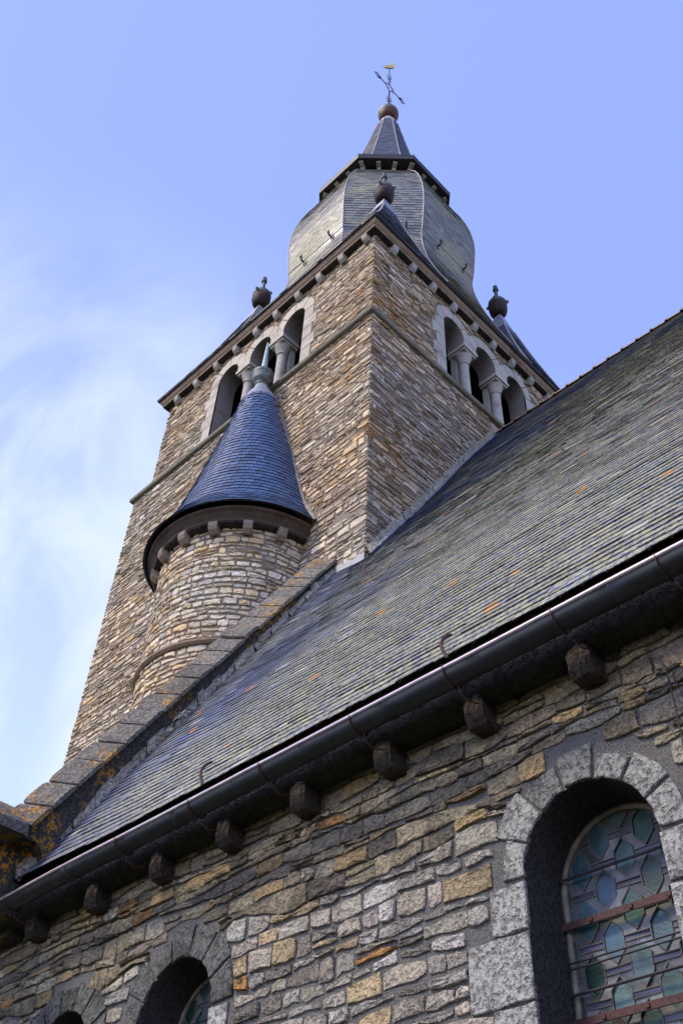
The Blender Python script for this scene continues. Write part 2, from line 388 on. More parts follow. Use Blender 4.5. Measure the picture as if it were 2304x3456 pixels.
PAL_DOME = [(.5, (.20, .20, .170)), (.25, (.14, .145, .13)), (.25, (.25, .235, .165))]

# ------------------------------------------------------------------ geometry constants
GZ = -1.6
WY = 4.90                                   # nave wall plane
RS = math.tan(R(59.225)); def_z0 = 11.07
def roofz(y): return def_z0+(y-8.5)*RS-(.012*max(0, y-8.5)**2)          # the slope slackens a little towards the ridge
TX0, TX1, TY0, TY1 = -16.93, -8.45, 8.5, 17.2          # lower tower
UX0, UX1, UY0, UY1 = -16.68, -8.65, 8.71, 17.0         # belfry stage
RY, RZ = 12.62, roofz(12.62)-.04                # nave ridge
XW = -12.0                                  # the wall runs on west beyond the frame
XE = 3.0                                    # east end of what is modelled

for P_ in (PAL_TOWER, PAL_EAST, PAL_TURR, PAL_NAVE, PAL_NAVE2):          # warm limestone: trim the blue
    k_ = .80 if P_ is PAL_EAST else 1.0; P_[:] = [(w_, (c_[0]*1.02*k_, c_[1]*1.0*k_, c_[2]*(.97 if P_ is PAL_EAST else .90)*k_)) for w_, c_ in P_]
# ------------------------------------------------------------------ ground
g = MB(); g.poly([(-1500,-1500,GZ),(1500,-1500,GZ),(1500,1500,GZ),(-1500,1500,GZ)])
go = g.build('ground', M_GRASS); go['kind'] = 'structure'

# ================================================================== NAVE
nave = thing('church_nave', (-3, 8.5, GZ), 'church nave of grey rubble stone with steep lichen covered slate roof and round arched windows', 'church')
WINS = [(-2.925, 2.80, .475, .70), (-6.835, 2.69, .47, .71), (-8.43, 2.66, .42, .66)]      # centre x, springing z, radius, voussoir radius
SILL = 0.9
def arch_pts(cx, zs, r, n=20): return [(cx+r*math.cos(PI*j/n), zs+r*math.sin(PI*j/n)) for j in range(n+1)]
def tess(mb, loops, f):
    vs_ = [Vector((p[0], p[1], 0)) for L in loops for p in L]
    ids = [mb.vert(f(p.x, p.y)) for p in vs_]
    for t in tessellate_polygon([[Vector((p[0], p[1], 0)) for p in L] for L in loops]): mb.face(*[ids[i] for i in t])
m = MB()
holes = [[(cx-r, SILL), (cx+r, SILL)]+arch_pts(cx, zs, r) for cx, zs, r, _ in WINS]
tess(m, [[(XW, GZ), (XE, GZ), (XE, 4.3), (XW, 4.3)]]+holes, lambda u, v: (u, WY, v))
m.poly([(XW, WY, GZ), (XW, 8.4, GZ), (XW, 8.4, 4.3), (XW, WY, 4.3)])
m.poly([(XE, WY, GZ), (XE, 20.4, GZ), (XE, 20.4, 4.3), (XE, WY, 4.3)]); m.poly([(XE, WY, 4.3), (XE, 20.4, 4.3), (XE, RY, RZ)])
m.poly([(XE, 20.4, GZ), (-8.4, 20.4, GZ), (-8.4, 20.4, 4.3), (XE, 20.4, 4.3)])
wall = m.build('wall', M_NMORT, nave)
# dressed blocks round each window, one surround per window
def window(i, cx, zs, r, ro):
    fr = MB(); gl = MB(); cm = MB(); st = MB()
    f = lambda u, v, d: (u, WY-d, v)
    left_blocks = [(zs-.16, .27), (.24, .30), (.44, .47), (.36, .28), (.40, .44), (.30, .30)]
    nv = 7
    for k in range(nv):                                       # voussoirs
        a0 = PI*k/nv+.020; a1 = PI*(k+1)/nv-.020
        rk = rnd.uniform(.90, 1.06); q = [(cx+ro*math.cos(a)*rk*rnd.uniform(.98, 1.02), zs+ro*math.sin(a)*rk*rnd.uniform(.98, 1.02)) for a in (a0+jit(.02), (a0*2+a1)/3, (a0+2*a1)/3, a1+jit(.02))]
        p = [(cx+r*math.cos(a)*rnd.uniform(.985, 1.02), zs+r*math.sin(a)*rnd.uniform(.985, 1.02)) for a in (a1, (a0+2*a1)/3, (a0*2+a1)/3, a0)]
        b_ = [((q[-1][0]+p[0][0])/2, (q[-1][1]+p[0][1])/2)]; c_ = [((q[0][0]+p[-1][0])/2, (q[0][1]+p[-1][1])/2)]
        kk = rnd.uniform(.85, 1.12); top = 1-.42*math.sin((a0+a1)/2)
        dark = (.36 if i else (.95, .9, .8, .5, .55, .85, .95)[k])
        st.cc = (.43*kk*dark, .425*kk*dark, .36*kk*dark); add_stone(st, q+b_+p+c_, f, .022, .12, back=-.01, bev=.008)
    for sgn in (-1, 1):
        z = zs-.012
        for k, (h, wd) in enumerate([(.30, .26), (.40, .46 if sgn < 0 else .27), (.38, .29), (.34, .45), (.40, .27), (.3, .4)]):
            a = cx+sgn*r; b = cx+sgn*(r+wd*(.85 if i else 1)); x0, x1 = min(a, b), max(a, b)
            z0 = z-h; kk = rnd.uniform(.9, 1.12)*(.8 if i == 2 else 1)
            pts = [(x0+(x1-x0)*j/4+jit(.004), z0+.009+jit(.007)) for j in range(5)]+[(x1+jit(.008), (z+z0)/2+jit(.01))]+[(x1-(x1-x0)*j/4+jit(.004), z-.009+jit(.007)) for j in range(5)]+[(x0, (z+z0)/2)]
            st.cc = (.43*kk, .425*kk, .365*kk); add_stone(st, pts, f, .022, .12, back=-.01, bev=.008); z = z0
    # reveal lining: shallow blocks down the jamb
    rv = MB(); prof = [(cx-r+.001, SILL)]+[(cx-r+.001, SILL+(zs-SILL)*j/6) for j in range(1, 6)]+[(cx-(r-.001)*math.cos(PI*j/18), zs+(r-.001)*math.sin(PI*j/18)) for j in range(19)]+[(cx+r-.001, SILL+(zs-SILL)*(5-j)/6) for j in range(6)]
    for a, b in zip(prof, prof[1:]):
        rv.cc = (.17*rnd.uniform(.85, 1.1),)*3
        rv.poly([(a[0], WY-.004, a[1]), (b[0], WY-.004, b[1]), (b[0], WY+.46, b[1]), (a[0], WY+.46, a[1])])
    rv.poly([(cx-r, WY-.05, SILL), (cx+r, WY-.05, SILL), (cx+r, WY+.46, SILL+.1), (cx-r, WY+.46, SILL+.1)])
    gy = WY+.40
    pf = [(cx-r+.02, SILL+.1)]+[(cx-(r-.02)*math.cos(PI*j/18), zs+(r-.02)*math.sin(PI*j/18)) for j in range(19)]+[(cx+r-.02, SILL+.1)]
    fr.tube([(a, gy-.01, b) for a, b in pf], .022, 6)
    # panes
    W, H = .32, .32
    def clip(pts):
        """keep a pane only where it lies inside the arch"""
        o = []
        for u, v in pts:
            v = max(v, SILL+.1); x = u-cx
            if v <= zs: x = max(-r, min(r, x))
            else:
                L = math.hypot(x, v-zs)
                if L > r: x *= r/L; v = zs+(v-zs)*r/L
            o.append((cx+x, v))
        ar = sum(o[j][0]*o[(j+1)%len(o)][1]-o[(j+1)%len(o)][0]*o[j][1] for j in range(len(o)))/2
        return o if abs(ar) > 2e-4 else None
    HEX = [(0, -.128), (.068, -.052), (.068, .052), (0, .128), (-.068, .052), (-.068, -.052)]
    seen = set()
    def pane(pts, c, keep=None):
        o = clip(pts)
        if not o: return
        k = rnd.uniform(.75, 1.25); gl.cc = (c[0]*k, c[1]*k, c[2]*k); tx, tz = jit(.05), jit(.05)
        gl.poly([(u, gy+(u-o[0][0])*tx+(v-o[0][1])*tz, v) for u, v in o])
        for ei, (a, b) in enumerate(zip(o, o[1:]+o[:1])):
            if keep is not None and ei not in keep: continue
            key = (round((a[0]+b[0])*100), round((a[1]+b[1])*100))
            if key in seen: continue
            seen.add(key)
            if (Vector(a)-Vector(b)).length > .012: cm.bar((a[0], gy-.003, a[1]), (b[0], gy-.003, b[1]), .0075, .009, Vector((0, 1, 0)))
    TEAL = [(.034, .085, .095), (.036, .088, .072), (.042, .085, .105), (.010, .042, .026), (.065, .115, .105)]; GREY = [(.115, .128, .120), (.085, .10, .10), (.150, .158, .145), (.07, .095, .095), (.05, .055, .05)]
    for rj in range(-2, 16):
        zc = SILL+.05+rj*H/2+.07
        for ci in range(-4, 5):
            xc = cx+(ci+(rj % 2)*.5)*W
            if abs(xc-cx) > r+.25 or zc > zs+r+.3: continue
            pane([(xc+u, zc+v) for u, v in HEX], rnd.choice(TEAL))
            pane([(xc+.068, zc-.018), (xc+W-.068, zc-.018), (xc+W-.068, zc+.018), (xc+.068, zc+.018)], (.060, .062, .085), (0, 2))
            # grey lights above: left and right of the line up from the connector
            L = [(0, .128), (.068, .052), (.068, .018), (W/2, .018), (W/2, .032), (W/2-.068, .108), (W/2-.068, .142), (0, .142)]
            pane([(xc+u, zc+v) for u, v in L], rnd.choice(GREY), (3, 7))
            pane([(xc-u, zc+v) for u, v in L][::-1], rnd.choice(GREY), ())
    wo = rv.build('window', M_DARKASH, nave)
    st.build('surround', M_ASHLAR, wo); fr.build('frame', M_PUTTY, wo); gl.build('glass', M_GLASS, wo); cm.build('leading', M_CAME, wo)
    for k, (z, kind) in enumerate(((zs+.09, 0), (zs-.20, 1), (zs-.42, 2), (zs-.60, 0), (zs-.755, 1), (zs-1.0, 2), (zs-1.3, 1))):
        b = MB(); hw = r-.005 if z < zs else math.sqrt(r*r-(z-zs)**2)-.005; y = gy-.06
        if kind == 1: b.box(cx-hw, cx+hw, y-.006, y+.006, z-.022, z+.022); [b.box(cx+q*hw-.012, cx+q*hw+.012, y-.016, y-.006, z-.012, z+.012) for q in (-.55, .05, .6)]
        elif kind == 0: b.tube([(cx-hw, y, z), (cx+hw, y, z)], .009, 6)
        else: b.tube([(cx-hw, y, z), (cx+hw, y, z)], .006, 6); b.tube([(cx-hw, y, z-.035), (cx+hw, y, z-.028)], .006, 6)
        b.build('saddle_bar', M_RUST if kind == 1 else M_IRON, wo)
    bk = MB(); bk.box(cx-r-.2, cx+r+.2, gy+.5, gy+.52, SILL-.2, zs+r+.2)
    return wo
for i, wdat in enumerate(WINS): window(i, *wdat)
def forbid_nave(va, vb):
    o = []
    for cx, zs, r, ro in WINS:
        v = (va+vb)/2
        if v > zs:
            dz = max(0, (min(abs(va-zs), abs(vb-zs))*.35+abs(v-zs)*.65))
            if dz < ro+.01: hw = math.sqrt(max(0, (ro+.02)**2-dz*dz)); o.append((cx-hw, cx+hw))
        else:
            z = zs-.012; L = r+.27; Rr = r+.27
            s_ = .85 if cx < -5 else 1
            for h, wl, wr in ((.30, .26, .26), (.40, .46, .27), (.38, .29, .29), (.34, .45, .45), (.40, .27, .27), (.3, .4, .4)):
                if va < z and vb > z-h: L = max(L, r+wl*s_); Rr = max(Rr, r+wr*s_)
                z -= h
            o.append((cx-L-.01, cx+Rr+.01))
    o.sort(); return o
s = MB()
rubble(s, lambda u, v, d: (u, WY-d, v), XW, -.9, 1.2, 3.22, .090, .165, .15, .42, .032, .019, PAL_NAVE, forbid_nave, wob=.034, rag=.012, split=.12, ew=(0, .16))
s.build('lower_rubble_facing', M_NAVE, wall); s = MB()
rubble(s, lambda u, v, d: (u, WY-d, v), XW, -.9, 3.22, 4.12, .075, .145, .15, .46, .018, .024, PAL_NAVE2, forbid_nave, wob=.036, rag=.012, split=.24, ew=(.16, 0))
s.build('upper_rubble_facing', M_NAVE, wall)
s = MB()
for x in [-.9+j*1.3 for j in range(3)]: rubble(s, lambda u, v, d: (u, WY-d, v), x, x+1.3, 1.2, 4.12, .09, .16, .2, .5, .03, .02, PAL_NAVE, rag=.01, mid=False)
s.build('rubble_facing', M_NAVE, wall)
s = MB(); rubble(s, lambda u, v, d: (u, WY-d, v), XW, XE, GZ, 1.2, .10, .18, .2, .55, .03, .02, PAL_NAVE, lambda a, b: [(cx-r-.3, cx+r+.3) for cx, zs, r, ro in WINS if b > SILL], rag=.01, mid=False)
s.build('rubble_facing', M_NAVE, wall)
# eaves cornice
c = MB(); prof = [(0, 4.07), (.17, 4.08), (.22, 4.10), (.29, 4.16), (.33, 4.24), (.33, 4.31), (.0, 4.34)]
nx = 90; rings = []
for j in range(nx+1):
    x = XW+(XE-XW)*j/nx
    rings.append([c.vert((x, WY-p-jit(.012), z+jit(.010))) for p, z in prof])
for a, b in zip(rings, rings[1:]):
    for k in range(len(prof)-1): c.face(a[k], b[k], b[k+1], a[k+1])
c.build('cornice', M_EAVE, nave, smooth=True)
# corbels
for k in range(15):
    x = [-9.17, -8.15, -7.17, -6.25, -5.34, -4.43, -3.56, -2.68, -10.2][k] if k < 9 else -2.68+.87*(k-8)
    if x > XE-.2: break
    b = MB(); n = 7; w2 = .086*rnd.uniform(.92, 1.08); seed = rnd.random()*50
    prof = [(0, 3.875), (.10, 3.87), (.17, 3.88), (.21, 3.915), (.22, 3.98), (.22, 4.04), (.22, 4.10), (0, 4.10)]
    rr = []
    for j in range(n):
        q = -1+2*j/(n-1); e = .02 if abs(q) == 1 else 0
        rr.append([b.vert((x+w2*q*(1-.06*(i_ > 5))+mnoise.noise(Vector((i_*.9, seed, j*.7)))*.010, WY-max(0, p-e)-mnoise.noise(Vector((i_*.8, seed+4, j*.8)))*.018*(p > 0), z+e*.5+mnoise.noise(Vector((i_*.7, seed+9, j*.8)))*.010)) for i_, (p, z) in enumerate(prof)])
    for a, c_ in zip(rr, rr[1:]):
        for i_ in range(len(prof)-1): b.face(a[i_], c_[i_], c_[i_+1], a[i_+1])
    b.face(*rr[0]); b.face(*rr[-1][::-1])
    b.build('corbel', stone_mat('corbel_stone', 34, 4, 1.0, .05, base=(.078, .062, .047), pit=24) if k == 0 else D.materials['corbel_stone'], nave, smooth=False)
# roof deck and slates
RXW = -9.17
def rxw(y): return RXW-.32*max(0, min(1, (4.95-y)/.42))
def lift(x, y=6.0):                          # the courses swell upwards against the gable parapet
    q = min(1, max(0, (y-5.5)/3.0)); xs = -7.5-.95*q*q*(3-2*q)
    t = max(0, min(1, (xs-x)/(xs-RXW))); A = .05+.05*min(1, max(0, (y-4.5)/.9))
    return A*t*t*(3-2*t)
NR = Vector((0, -math.sin(R(59.225)), math.cos(R(59.225))))
def sag(x, y):                                # the old roof dips and swells a little
    e = min(1, max(0, (y-4.5)/1.2))*min(1, max(0, (RY-y)/1.0))
    return e*(mnoise.noise(Vector((x*.35, y*.45, 3.1)))*.07)
def rp(x, y, e=0.0): 
    return Vector((x, y, roofz(y)-.012))+NR*(e+sag(x, y))+Vector((0, 0, lift(x, y) if y < 8.56 else 0))
rf = MB(); EY = 4.555
ys = [EY+(RY-EY)*j/40 for j in range(41)]
for a, b in zip(ys, ys[1:]):
    xs = [rxw(a), -9.0, -8.8, -8.6, -8.4, -8.2, -8.0, -7.7] if b < 8.6 else [TX1+.0]
    xs += [xs[-1]+(XE-xs[-1])*j/12 for j in range(1, 13)]
    for p, q in zip(xs, xs[1:]): rf.poly([rp(p, a, -.012), rp(q, a, -.012), rp(q, b, -.012), rp(p, b, -.012)])
rf.poly([(TX1, RY, RZ-.02), (XE, RY, RZ-.02), (XE, 2*RY-4.3, 3.9), (TX1, 2*RY-4.3, 3.9)])
rf.poly([(XW, EY, roofz(EY)-.06), (XE, EY, roofz(EY)-.06), (XE, WY, 4.33), (XW, WY, 4.33)])
roof = rf.build('roof', M_BEAM, nave)
sm = MB(); exp = .110; slen = (RY-EY)/math.cos(R(59.225)); nr = int(slen/exp)
for r_ in range(nr):
    y0 = EY+(RY-EY)*r_/nr; y1 = EY+(RY-EY)*min(nr, r_+1.22)/nr
    if r_ == 0: y0 -= .012
    x = (rxw(y0) if y0 < 8.5 else TX1+.03)-rnd.uniform(0, .16); rowl = rnd.uniform(.95, 1.25)
    big = r_ in (23, 71)
    while x < XE:
        wd = rnd.uniform(.15, .24)
        x0 = max(x, rxw(y0) if y0 < 8.5 else TX1+.03); x1 = x+wd-.004; x += wd
        if x1-x0 < .03: continue
        sm.cc = pickcol(PAL_SL); dy = jit(.006)*math.cos(R(59.2))
        if rnd.random() < .012: dy -= .03
        slate(sm, rp(x0, y0+dy), rp(x1, y0+dy+jit(.001)), rp(x1, y1), rp(x0, y1), NR, .007, .0135*rowl*(1.35 if big else 1)*rnd.uniform(.8, 1.25))
sm.build('slates', M_SLATE_NAVE, roof)
# ridge tiles
rt = MB(); x = TX1+.02
while x < XE:
    L = .355; n = 8
    for q0, q1, r0, r1 in ((0, L-.05, .115, .10), (L-.05, L, .135, .13)):
        ra = [[rt.vert((x+q, RY-rr_*math.cos(PI*j/n), RZ-.05+rr_*1.0*math.sin(PI*j/n)+(.01 if False else 0))) for j in range(n+1)] for q, rr_ in ((q0, r0), (q1, r1))]
        for j in range(n): rt.face(ra[0][j], ra[1][j], ra[1][j+1], ra[0][j+1])
        rt.face(*ra[0]); rt.face(*ra[1][::-1])
    x += L
rt.build('ridge_tiles', M_TILE, roof)
# cement fillet and lead soakers against the tower
fl = MB(); ld = MB(); fl.cc = (.3, .3, .3)
yy = 8.52; k = 0
while yy < RY-.05:
    y2 = yy+rnd.uniform(.07, .16); wdt = rnd.uniform(.10, .16); a, b = rp(TX1, yy), rp(TX1, y2)
    up = Vector((0, 0, 1)); o1 = a+Vector((wdt*.9, 0, 0)); o2 = b+Vector((wdt*.9+jit(.02), 0, 0))
    A = a+up*rnd.uniform(.24, .30); B = b+up*rnd.uniform(.24, .30)
    fl.poly([o1+NR*.02, o2+NR*.02, B+Vector((.035, 0, 0)), A+Vector((.035, 0, 0))]); fl.poly([A+Vector((.035, 0, 0)), B+Vector((.035, 0, 0)), B+Vector((-.02, 0, .02)), A+Vector((-.02, 0, .02))]); fl.poly([o1+NR*.02, o1-NR*.02, o2-NR*.02, o2+NR*.02])
    if True:
        h1 = o1+Vector((jit(.02), 0, 0)); h2 = h1.lerp(o2, rnd.uniform(.7, 1.2)); e = rnd.uniform(.04, .09)
        ld.poly([h1+NR*.03, h1+NR*.035+Vector((e, 0, -.01)), h2+NR*.035+Vector((e*.8, 0, .01)), h2+NR*.045]); ld.poly([h1+NR*.035+Vector((e, 0, -.01)), h1+NR*.01+Vector((e, 0, -.01)), h2+NR*.01+Vector((e*.8, 0, .01)), h2+NR*.035+Vector((e*.8, 0, .01))])
    yy = y2
fl.build('mortar_fillet', M_CEMENT, nave); ld.build('lead_flashing', M_LEAD, nave)
# lead apron where the slates meet the tower's south face
ap = MB(); pts = []
for j in range(9):
    x = -8.42-.68*j/8; z0 = rp(x, 8.47).z+.0; pts.append((x, z0, z0+rnd.uniform(.13, .19)+.04*(j < 3)))
for a, b in zip(pts, pts[1:]): ap.poly([(a[0], 8.455, a[1]), (b[0], 8.455, b[1]), (b[0], 8.465, b[2]), (a[0], 8.465, a[2])]); ap.poly([(a[0], 8.465, a[2]), (b[0], 8.465, b[2]), (b[0], 8.51, b[2]+.01), (a[0], 8.51, a[2]+.01)])
ap.build('lead_apron', M_LEADW, nave)
# torn strip of flashing lying by the parapet
b = MB(); P0 = rp(-9.02, 5.95)+NR*.05
for q, (L_, wd) in enumerate(((.30, .05), (.22, .03))):
    pts = [P0+Vector((.03*q+.05*math.sin(j*.9), 0, 0))+Vector((0, math.cos(R(59)), math.sin(R(59))))*(L_*j/6-.12*q)+Vector((.10*j/6, 0, 0))+NR*(.03+.04*math.sin(j*.8+q)) for j in range(7)]
    for a, c_ in zip(pts, pts[1:]): b.bar(a, c_, wd, .004, NR)
b.build('torn_flashing', M_LEADW, nave)
# roof hooks
for (x, y, L) in ((-6.40, 4.56, 1), (-3.60, 4.52, 1), (-7.399, 7.547, 1), (-3.969, 7.517, 1), (-9.05, 5.9, .8)):
    b = MB(); P = rp(x, y); n = 10; pts = []; UPV = Vector((0, math.cos(R(59.2)), math.sin(R(59.2))))
    for j in range(n+1):
        t = j/n
        pts.append(P+NR*(.01+.09*math.sin(t*PI*.72)*L)+UPV*(-.03+.27*L*t)+Vector((-.055*math.sin(t*PI*.9)*L, 0, 0)))
    b.tube(pts, [.014]*n+[.011], 8); b.build('roof_hook', M_RUST, roof)
# gutter
GYc, GZc, GR = 4.452, 4.150, .093
gt = MB(); xs = []; x = XW
joints = [-10.9, -9.85, -8.19, -8.10, -7.2, -6.5, -5.75, -4.95, -4.1, -3.25, -2.2, -1.1, 0.2, 1.5]
n = 14
def gsag(x): return mnoise.noise(Vector((x*.55, 2.2, 8)))*.014
def gring(x, rr): return [gt.vert((x, GYc-rr*math.cos(PI*j/n), GZc+gsag(x)-rr*math.sin(PI*j/n))) for j in range(n+1)]
stn = [XW]
for jx in joints: stn += [jx-.032, jx-.03, jx-.006, jx+.006, jx+.03, jx+.032] if abs(jx+8.19) < .15 else [jx-.004, jx-.003, jx+.003, jx+.004]
stn += [XW+.2*j for j in range(75)]; stn.append(XE); stn = sorted(set(stn)); prev = None
for k, x in enumerate(stn):
    near = min(joints, key=lambda q: abs(q-x)); dd = abs(x-near); fat = .0045 if (dd < .0305 if abs(near+8.19) < .15 else dd < .0035) else 0
    wv = mnoise.noise(Vector((x*2.3, 0, 0)))*.003
    rg = gring(x, GR+fat+wv); ri = [gt.vert((x, GYc-(GR-.006)*math.cos(PI*j/n), GZc+gsag(x)-(GR-.006)*math.sin(PI*j/n))) for j in range(n+1)]
    if prev:
        for j in range(n): gt.face(prev[0][j], rg[j], rg[j+1], prev[0][j+1]); gt.face(prev[1][j+1], ri[j+1], ri[j], prev[1][j])
    prev = (rg, ri)
gutr = thing('gutter', (-3, GYc, GZc), 'long dark grey half round zinc gutter with pale rolled edge hung under the slate eaves', 'gutter')
gt.build('trough', M_ZINC, gutr, smooth=True); gut = gutr
b = MB(); b.tube([(XW+(XE-XW)*j/120, GYc-GR-.004, GZc+.008+gsag(XW+(XE-XW)*j/120)+mnoise.noise(Vector((j*.3, 5, 1)))*.003) for j in range(121)], .0145, 10); b.build('bead', M_RIM, gut, smooth=True)
for x in (-10.9, -10.0, -9.15, -7.33, -6.31, -5.43, -4.43, -3.53, -2.62, -1.85, -1.0, -.1, .8, 1.7, 2.6):
    b = MB(); pts = [(x, GYc-(GR+.012)*math.cos(PI*j/12), GZc-(GR+.012)*math.sin(PI*j/12)) for j in range(13)]; pts = [(x, GYc-GR-.016, GZc+.022)]+pts+[(x, GYc+GR+.02, GZc+.12)]
    for a, c_ in zip(pts, pts[1:]): b.bar(a, c_, .016, .005, Vector((1, 0, 0)))
    b.tube([(x+.03, GYc+.02, GZc-GR-.01), (x+.035, GYc+.03, GZc-GR-.06), (x+.05, GYc+.10, GZc-GR-.10), (x+.06, WY-.24, 3.99)], .006, 6)
    b.build('gutter_bracket', M_RUST, gut)
# lightning cable down the wall
b = MB(); b.tube([(-2.28, WY-.045, 3.90), (-2.20, WY-.05, 3.84), (-2.175, WY-.05, 3.76), (-2.172, WY-.05, 3.5), (-2.178, WY-.055, 3.2), (-2.17, WY-.05, 2.6), (-2.17, WY-.05, GZ)], .005, 6); cb = b.build('cable', M_IRON); tag(cb, 'thin black cable running down the rubble wall right of the largest leaded window', 'cable')

# ------------------------------------------------------------------ gable parapet with coping
gab = thing('gable_wall', (-9.5, 6.5, GZ), 'sloping gable parapet with dark coping stones spotted by orange lichen between slates and turret', 'parapet')
CS = 1.6                                          # rise of the coping per metre
cz = lambda y: 4.91+(y-4.37)*CS
m = MB(); XI, XO = -9.18, -9.62
pf = [(4.96, GZ), (4.96, 4.5), (4.72, 4.62), (4.55, 4.80), (4.36, 4.81), (8.52, cz(8.52)-.13), (8.52, GZ)]
tess(m, [pf], lambda u, v: (XI, u, v)); tess(m, [pf], lambda u, v: (XO, u, v))
for a, b in zip(pf, pf[1:]+pf[:1]): m.poly([(XI, a[0], a[1]), (XO, a[0], a[1]), (XO, b[0], b[1]), (XI, b[0], b[1])])
m.box(-9.95, -9.46, 2.6, 4.78, 4.12, 4.80); m.box(-9.95, -9.60, 4.70, 8.4, 4.0, 5.2)
m.build('wall', M_COPE, gab); 
for v_ in D.meshes['wall.001'].color_attributes['Col'].data: v_.color = (.075, .070, .060, 1)  # wall tone lowered to paint in the shadow below the coping
fl = MB(); yy = 4.54                                # rough mortar along the foot of the parapet
while yy < 8.45:
    y2 = yy+rnd.uniform(.07, .13); a, b = rp(rxw(yy)-.01, yy), rp(rxw(y2)-.01, y2); w1, w2 = rnd.uniform(.07, .13), rnd.uniform(.07, .13); h1 = rnd.uniform(.15, .26)
    fl.poly([a+Vector((w1, 0, 0))+NR*.04, b+Vector((w2, 0, 0))+NR*.04, b+Vector((.012+jit(.006), 0, h1+jit(.03))), a+Vector((.012+jit(.006), 0, h1))]); fl.poly([a+Vector((.012, 0, h1)), b+Vector((.012, 0, h1)), b+Vector((-.01, 0, h1)), a+Vector((-.01, 0, h1))]); fl.poly([a+Vector((w1, 0, 0))+NR*.04, a+Vector((w1, 0, 0))-NR*.02, b+Vector((w2, 0, 0))-NR*.02, b+Vector((w2, 0, 0))+NR*.04])
    yy = y2
fl.build('mortar_fillet', M_CEMENT, gab)
cd = Vector((0, 1, CS)).normalized(); cn_ = Vector((0, -CS, 1)).normalized()
TW, UPK = .37, .205
y = 4.37; k = 0
lens = [.18, .22, .25, .21, .23, .20, .22, .24, .20, .23, .21, .22, .20, .23, .21, .22]
def cope(A, Bv, tw, up, th, c_, name='coping_stone'):
    """A,B: lower right edge ends; top slopes up to the far side"""
    b = MB(); b.cc = c_
    n_ = 6; ring = []
    for i_ in range(n_+1):
        P = A.lerp(Bv, i_/n_); e = .014 if i_ in (0, n_) else 0; row = []
        for t_ in range(6):
            q = P+Vector((-tw*t_/5, 0, 0))+cn_*(up*t_/5-e+mnoise.noise(Vector((P.y*5, t_*.9, k)))*.012)
            row.append(b.vert(q))
        ring.append([b.vert(P-cn_*th+Vector((-.004, 0, 0)))]+row+[b.vert(P+Vector((-tw, 0, 0))+cn_*(up-th-.12))])
    for p_, q_ in zip(ring, ring[1:]):
        for t_ in range(len(p_)-1): b.face(p_[t_], q_[t_], q_[t_+1], p_[t_+1])
        b.face(q_[0], p_[0], p_[-1], q_[-1])
    b.face(*ring[0][::-1]); b.face(*ring[-1])
    return b.build(name, M_COPE, gab)
while y < 8.44:
    L = lens[k % len(lens)]*rnd.uniform(.96, 1.04); y2 = min(y+L, 8.50)
    if 8.5-y2 < .1: y2 = 8.50
    stp = .004*(k % 3-1)+(.035 if k in (11,) else 0); g_ = rnd.uniform(.85, 1.15); base = .225 if y > 6.2 else .18
    xe = -9.10+stp*.6
    cope(Vector((xe, y+.008, cz(y+.008)))+cn_*stp*.8, Vector((xe, y2-.008, cz(y2-.008)))+cn_*stp*.8, TW, UPK, .045, (base*g_, base*g_*.92, base*g_*.74))
    y = y2; k += 1
b = MB(); b.cc = (.15, .145, .135)                  # level kneeler cap running out towards the street
seg = [2.6+(4.37-2.6)*j/8 for j in range(9)]; rings = []
for j, yy in enumerate(seg):
    x0 = -9.10; zt = 4.91+(jit(.012) if 0 < j < 8 else 0)
    rings.append([b.vert(p) for p in ((x0, yy, 4.79), (x0, yy, zt), (x0-.20, yy, zt+.19+jit(.02)), (x0-.46, yy, zt+.36+jit(.02)), (x0-.50, yy, 4.8))])
for p_, q_ in zip(rings, rings[1:]):
    for t_ in range(5): b.face(p_[t_], q_[t_], q_[(t_+1) % 5], p_[(t_+1) % 5])
b.face(*rings[0][::-1]); b.face(*rings[-1]); b.build('kneeler', M_COPE, gab)

# ================================================================== TOWER
tower = thing('church_tower', (-12.6, 12.8, GZ), 'tall square rubble stone church tower with arched belfry openings and bulbous slate dome', 'tower')
m = MB()
for a, b in (((TX0, TY0), (TX1, TY0)), ((TX1, TY0), (TX1, TY1)), ((TX1, TY1), (TX0, TY1)), ((TX0, TY1), (TX0, TY0))):
    m.poly([(a[0], a[1], GZ), (b[0], b[1], GZ), (b[0], b[1], 18.4), (a[0], a[1], 18.4)])
m.poly([(TX0, TY0, 18.4), (TX1, TY0, 18.4), (TX1, TY1, 18.4), (TX0, TY1, 18.4)])
# belfry stage
CXS, CYE = -12.67, 12.92
OC = (-1.28, 0, 1.28); ORr = .385; OSP = 21.28; OSL = 18.72; OUT = .73; IMP = 21.08
def comb(c, jl=0):
    o = [(c-1.28-ORr, OSL), (c+1.28+ORr, OSL), (c+1.28+ORr, OSP)]
    for q in OC[::-1]:
        o += [(c+q+ORr*math.cos(PI*j/14), OSP+ORr*math.sin(PI*j/14)) for j in range(1, 14)]
        if q > -1: o += [(c+q-ORr, OSP), (c+q-ORr, IMP), (c+q-ORr-.51, IMP), (c+q-ORr-.51, OSP)]
    o.append((c-1.28-ORr, OSP)); return o
ZT = 22.36
hS, hE = comb(CXS), comb(CYE)
tess(m, [[(UX0, 18.4), (UX1, 18.4), (UX1, ZT), (UX0, ZT)], hS], lambda u, v: (u, UY0, v))
tess(m, [[(UY0, 18.4), (UY1, 18.4), (UY1, ZT), (UY0, ZT)], hE], lambda u, v: (UX1, u, v))
m.poly([(UX1, UY1, 18.4), (UX0, UY1, 18.4), (UX0, UY1, ZT), (UX1, UY1, ZT)]); m.poly([(UX0, UY1, 18.4), (UX0, UY0, 18.4), (UX0, UY0, ZT), (UX0, UY1, ZT)])
TH = .52
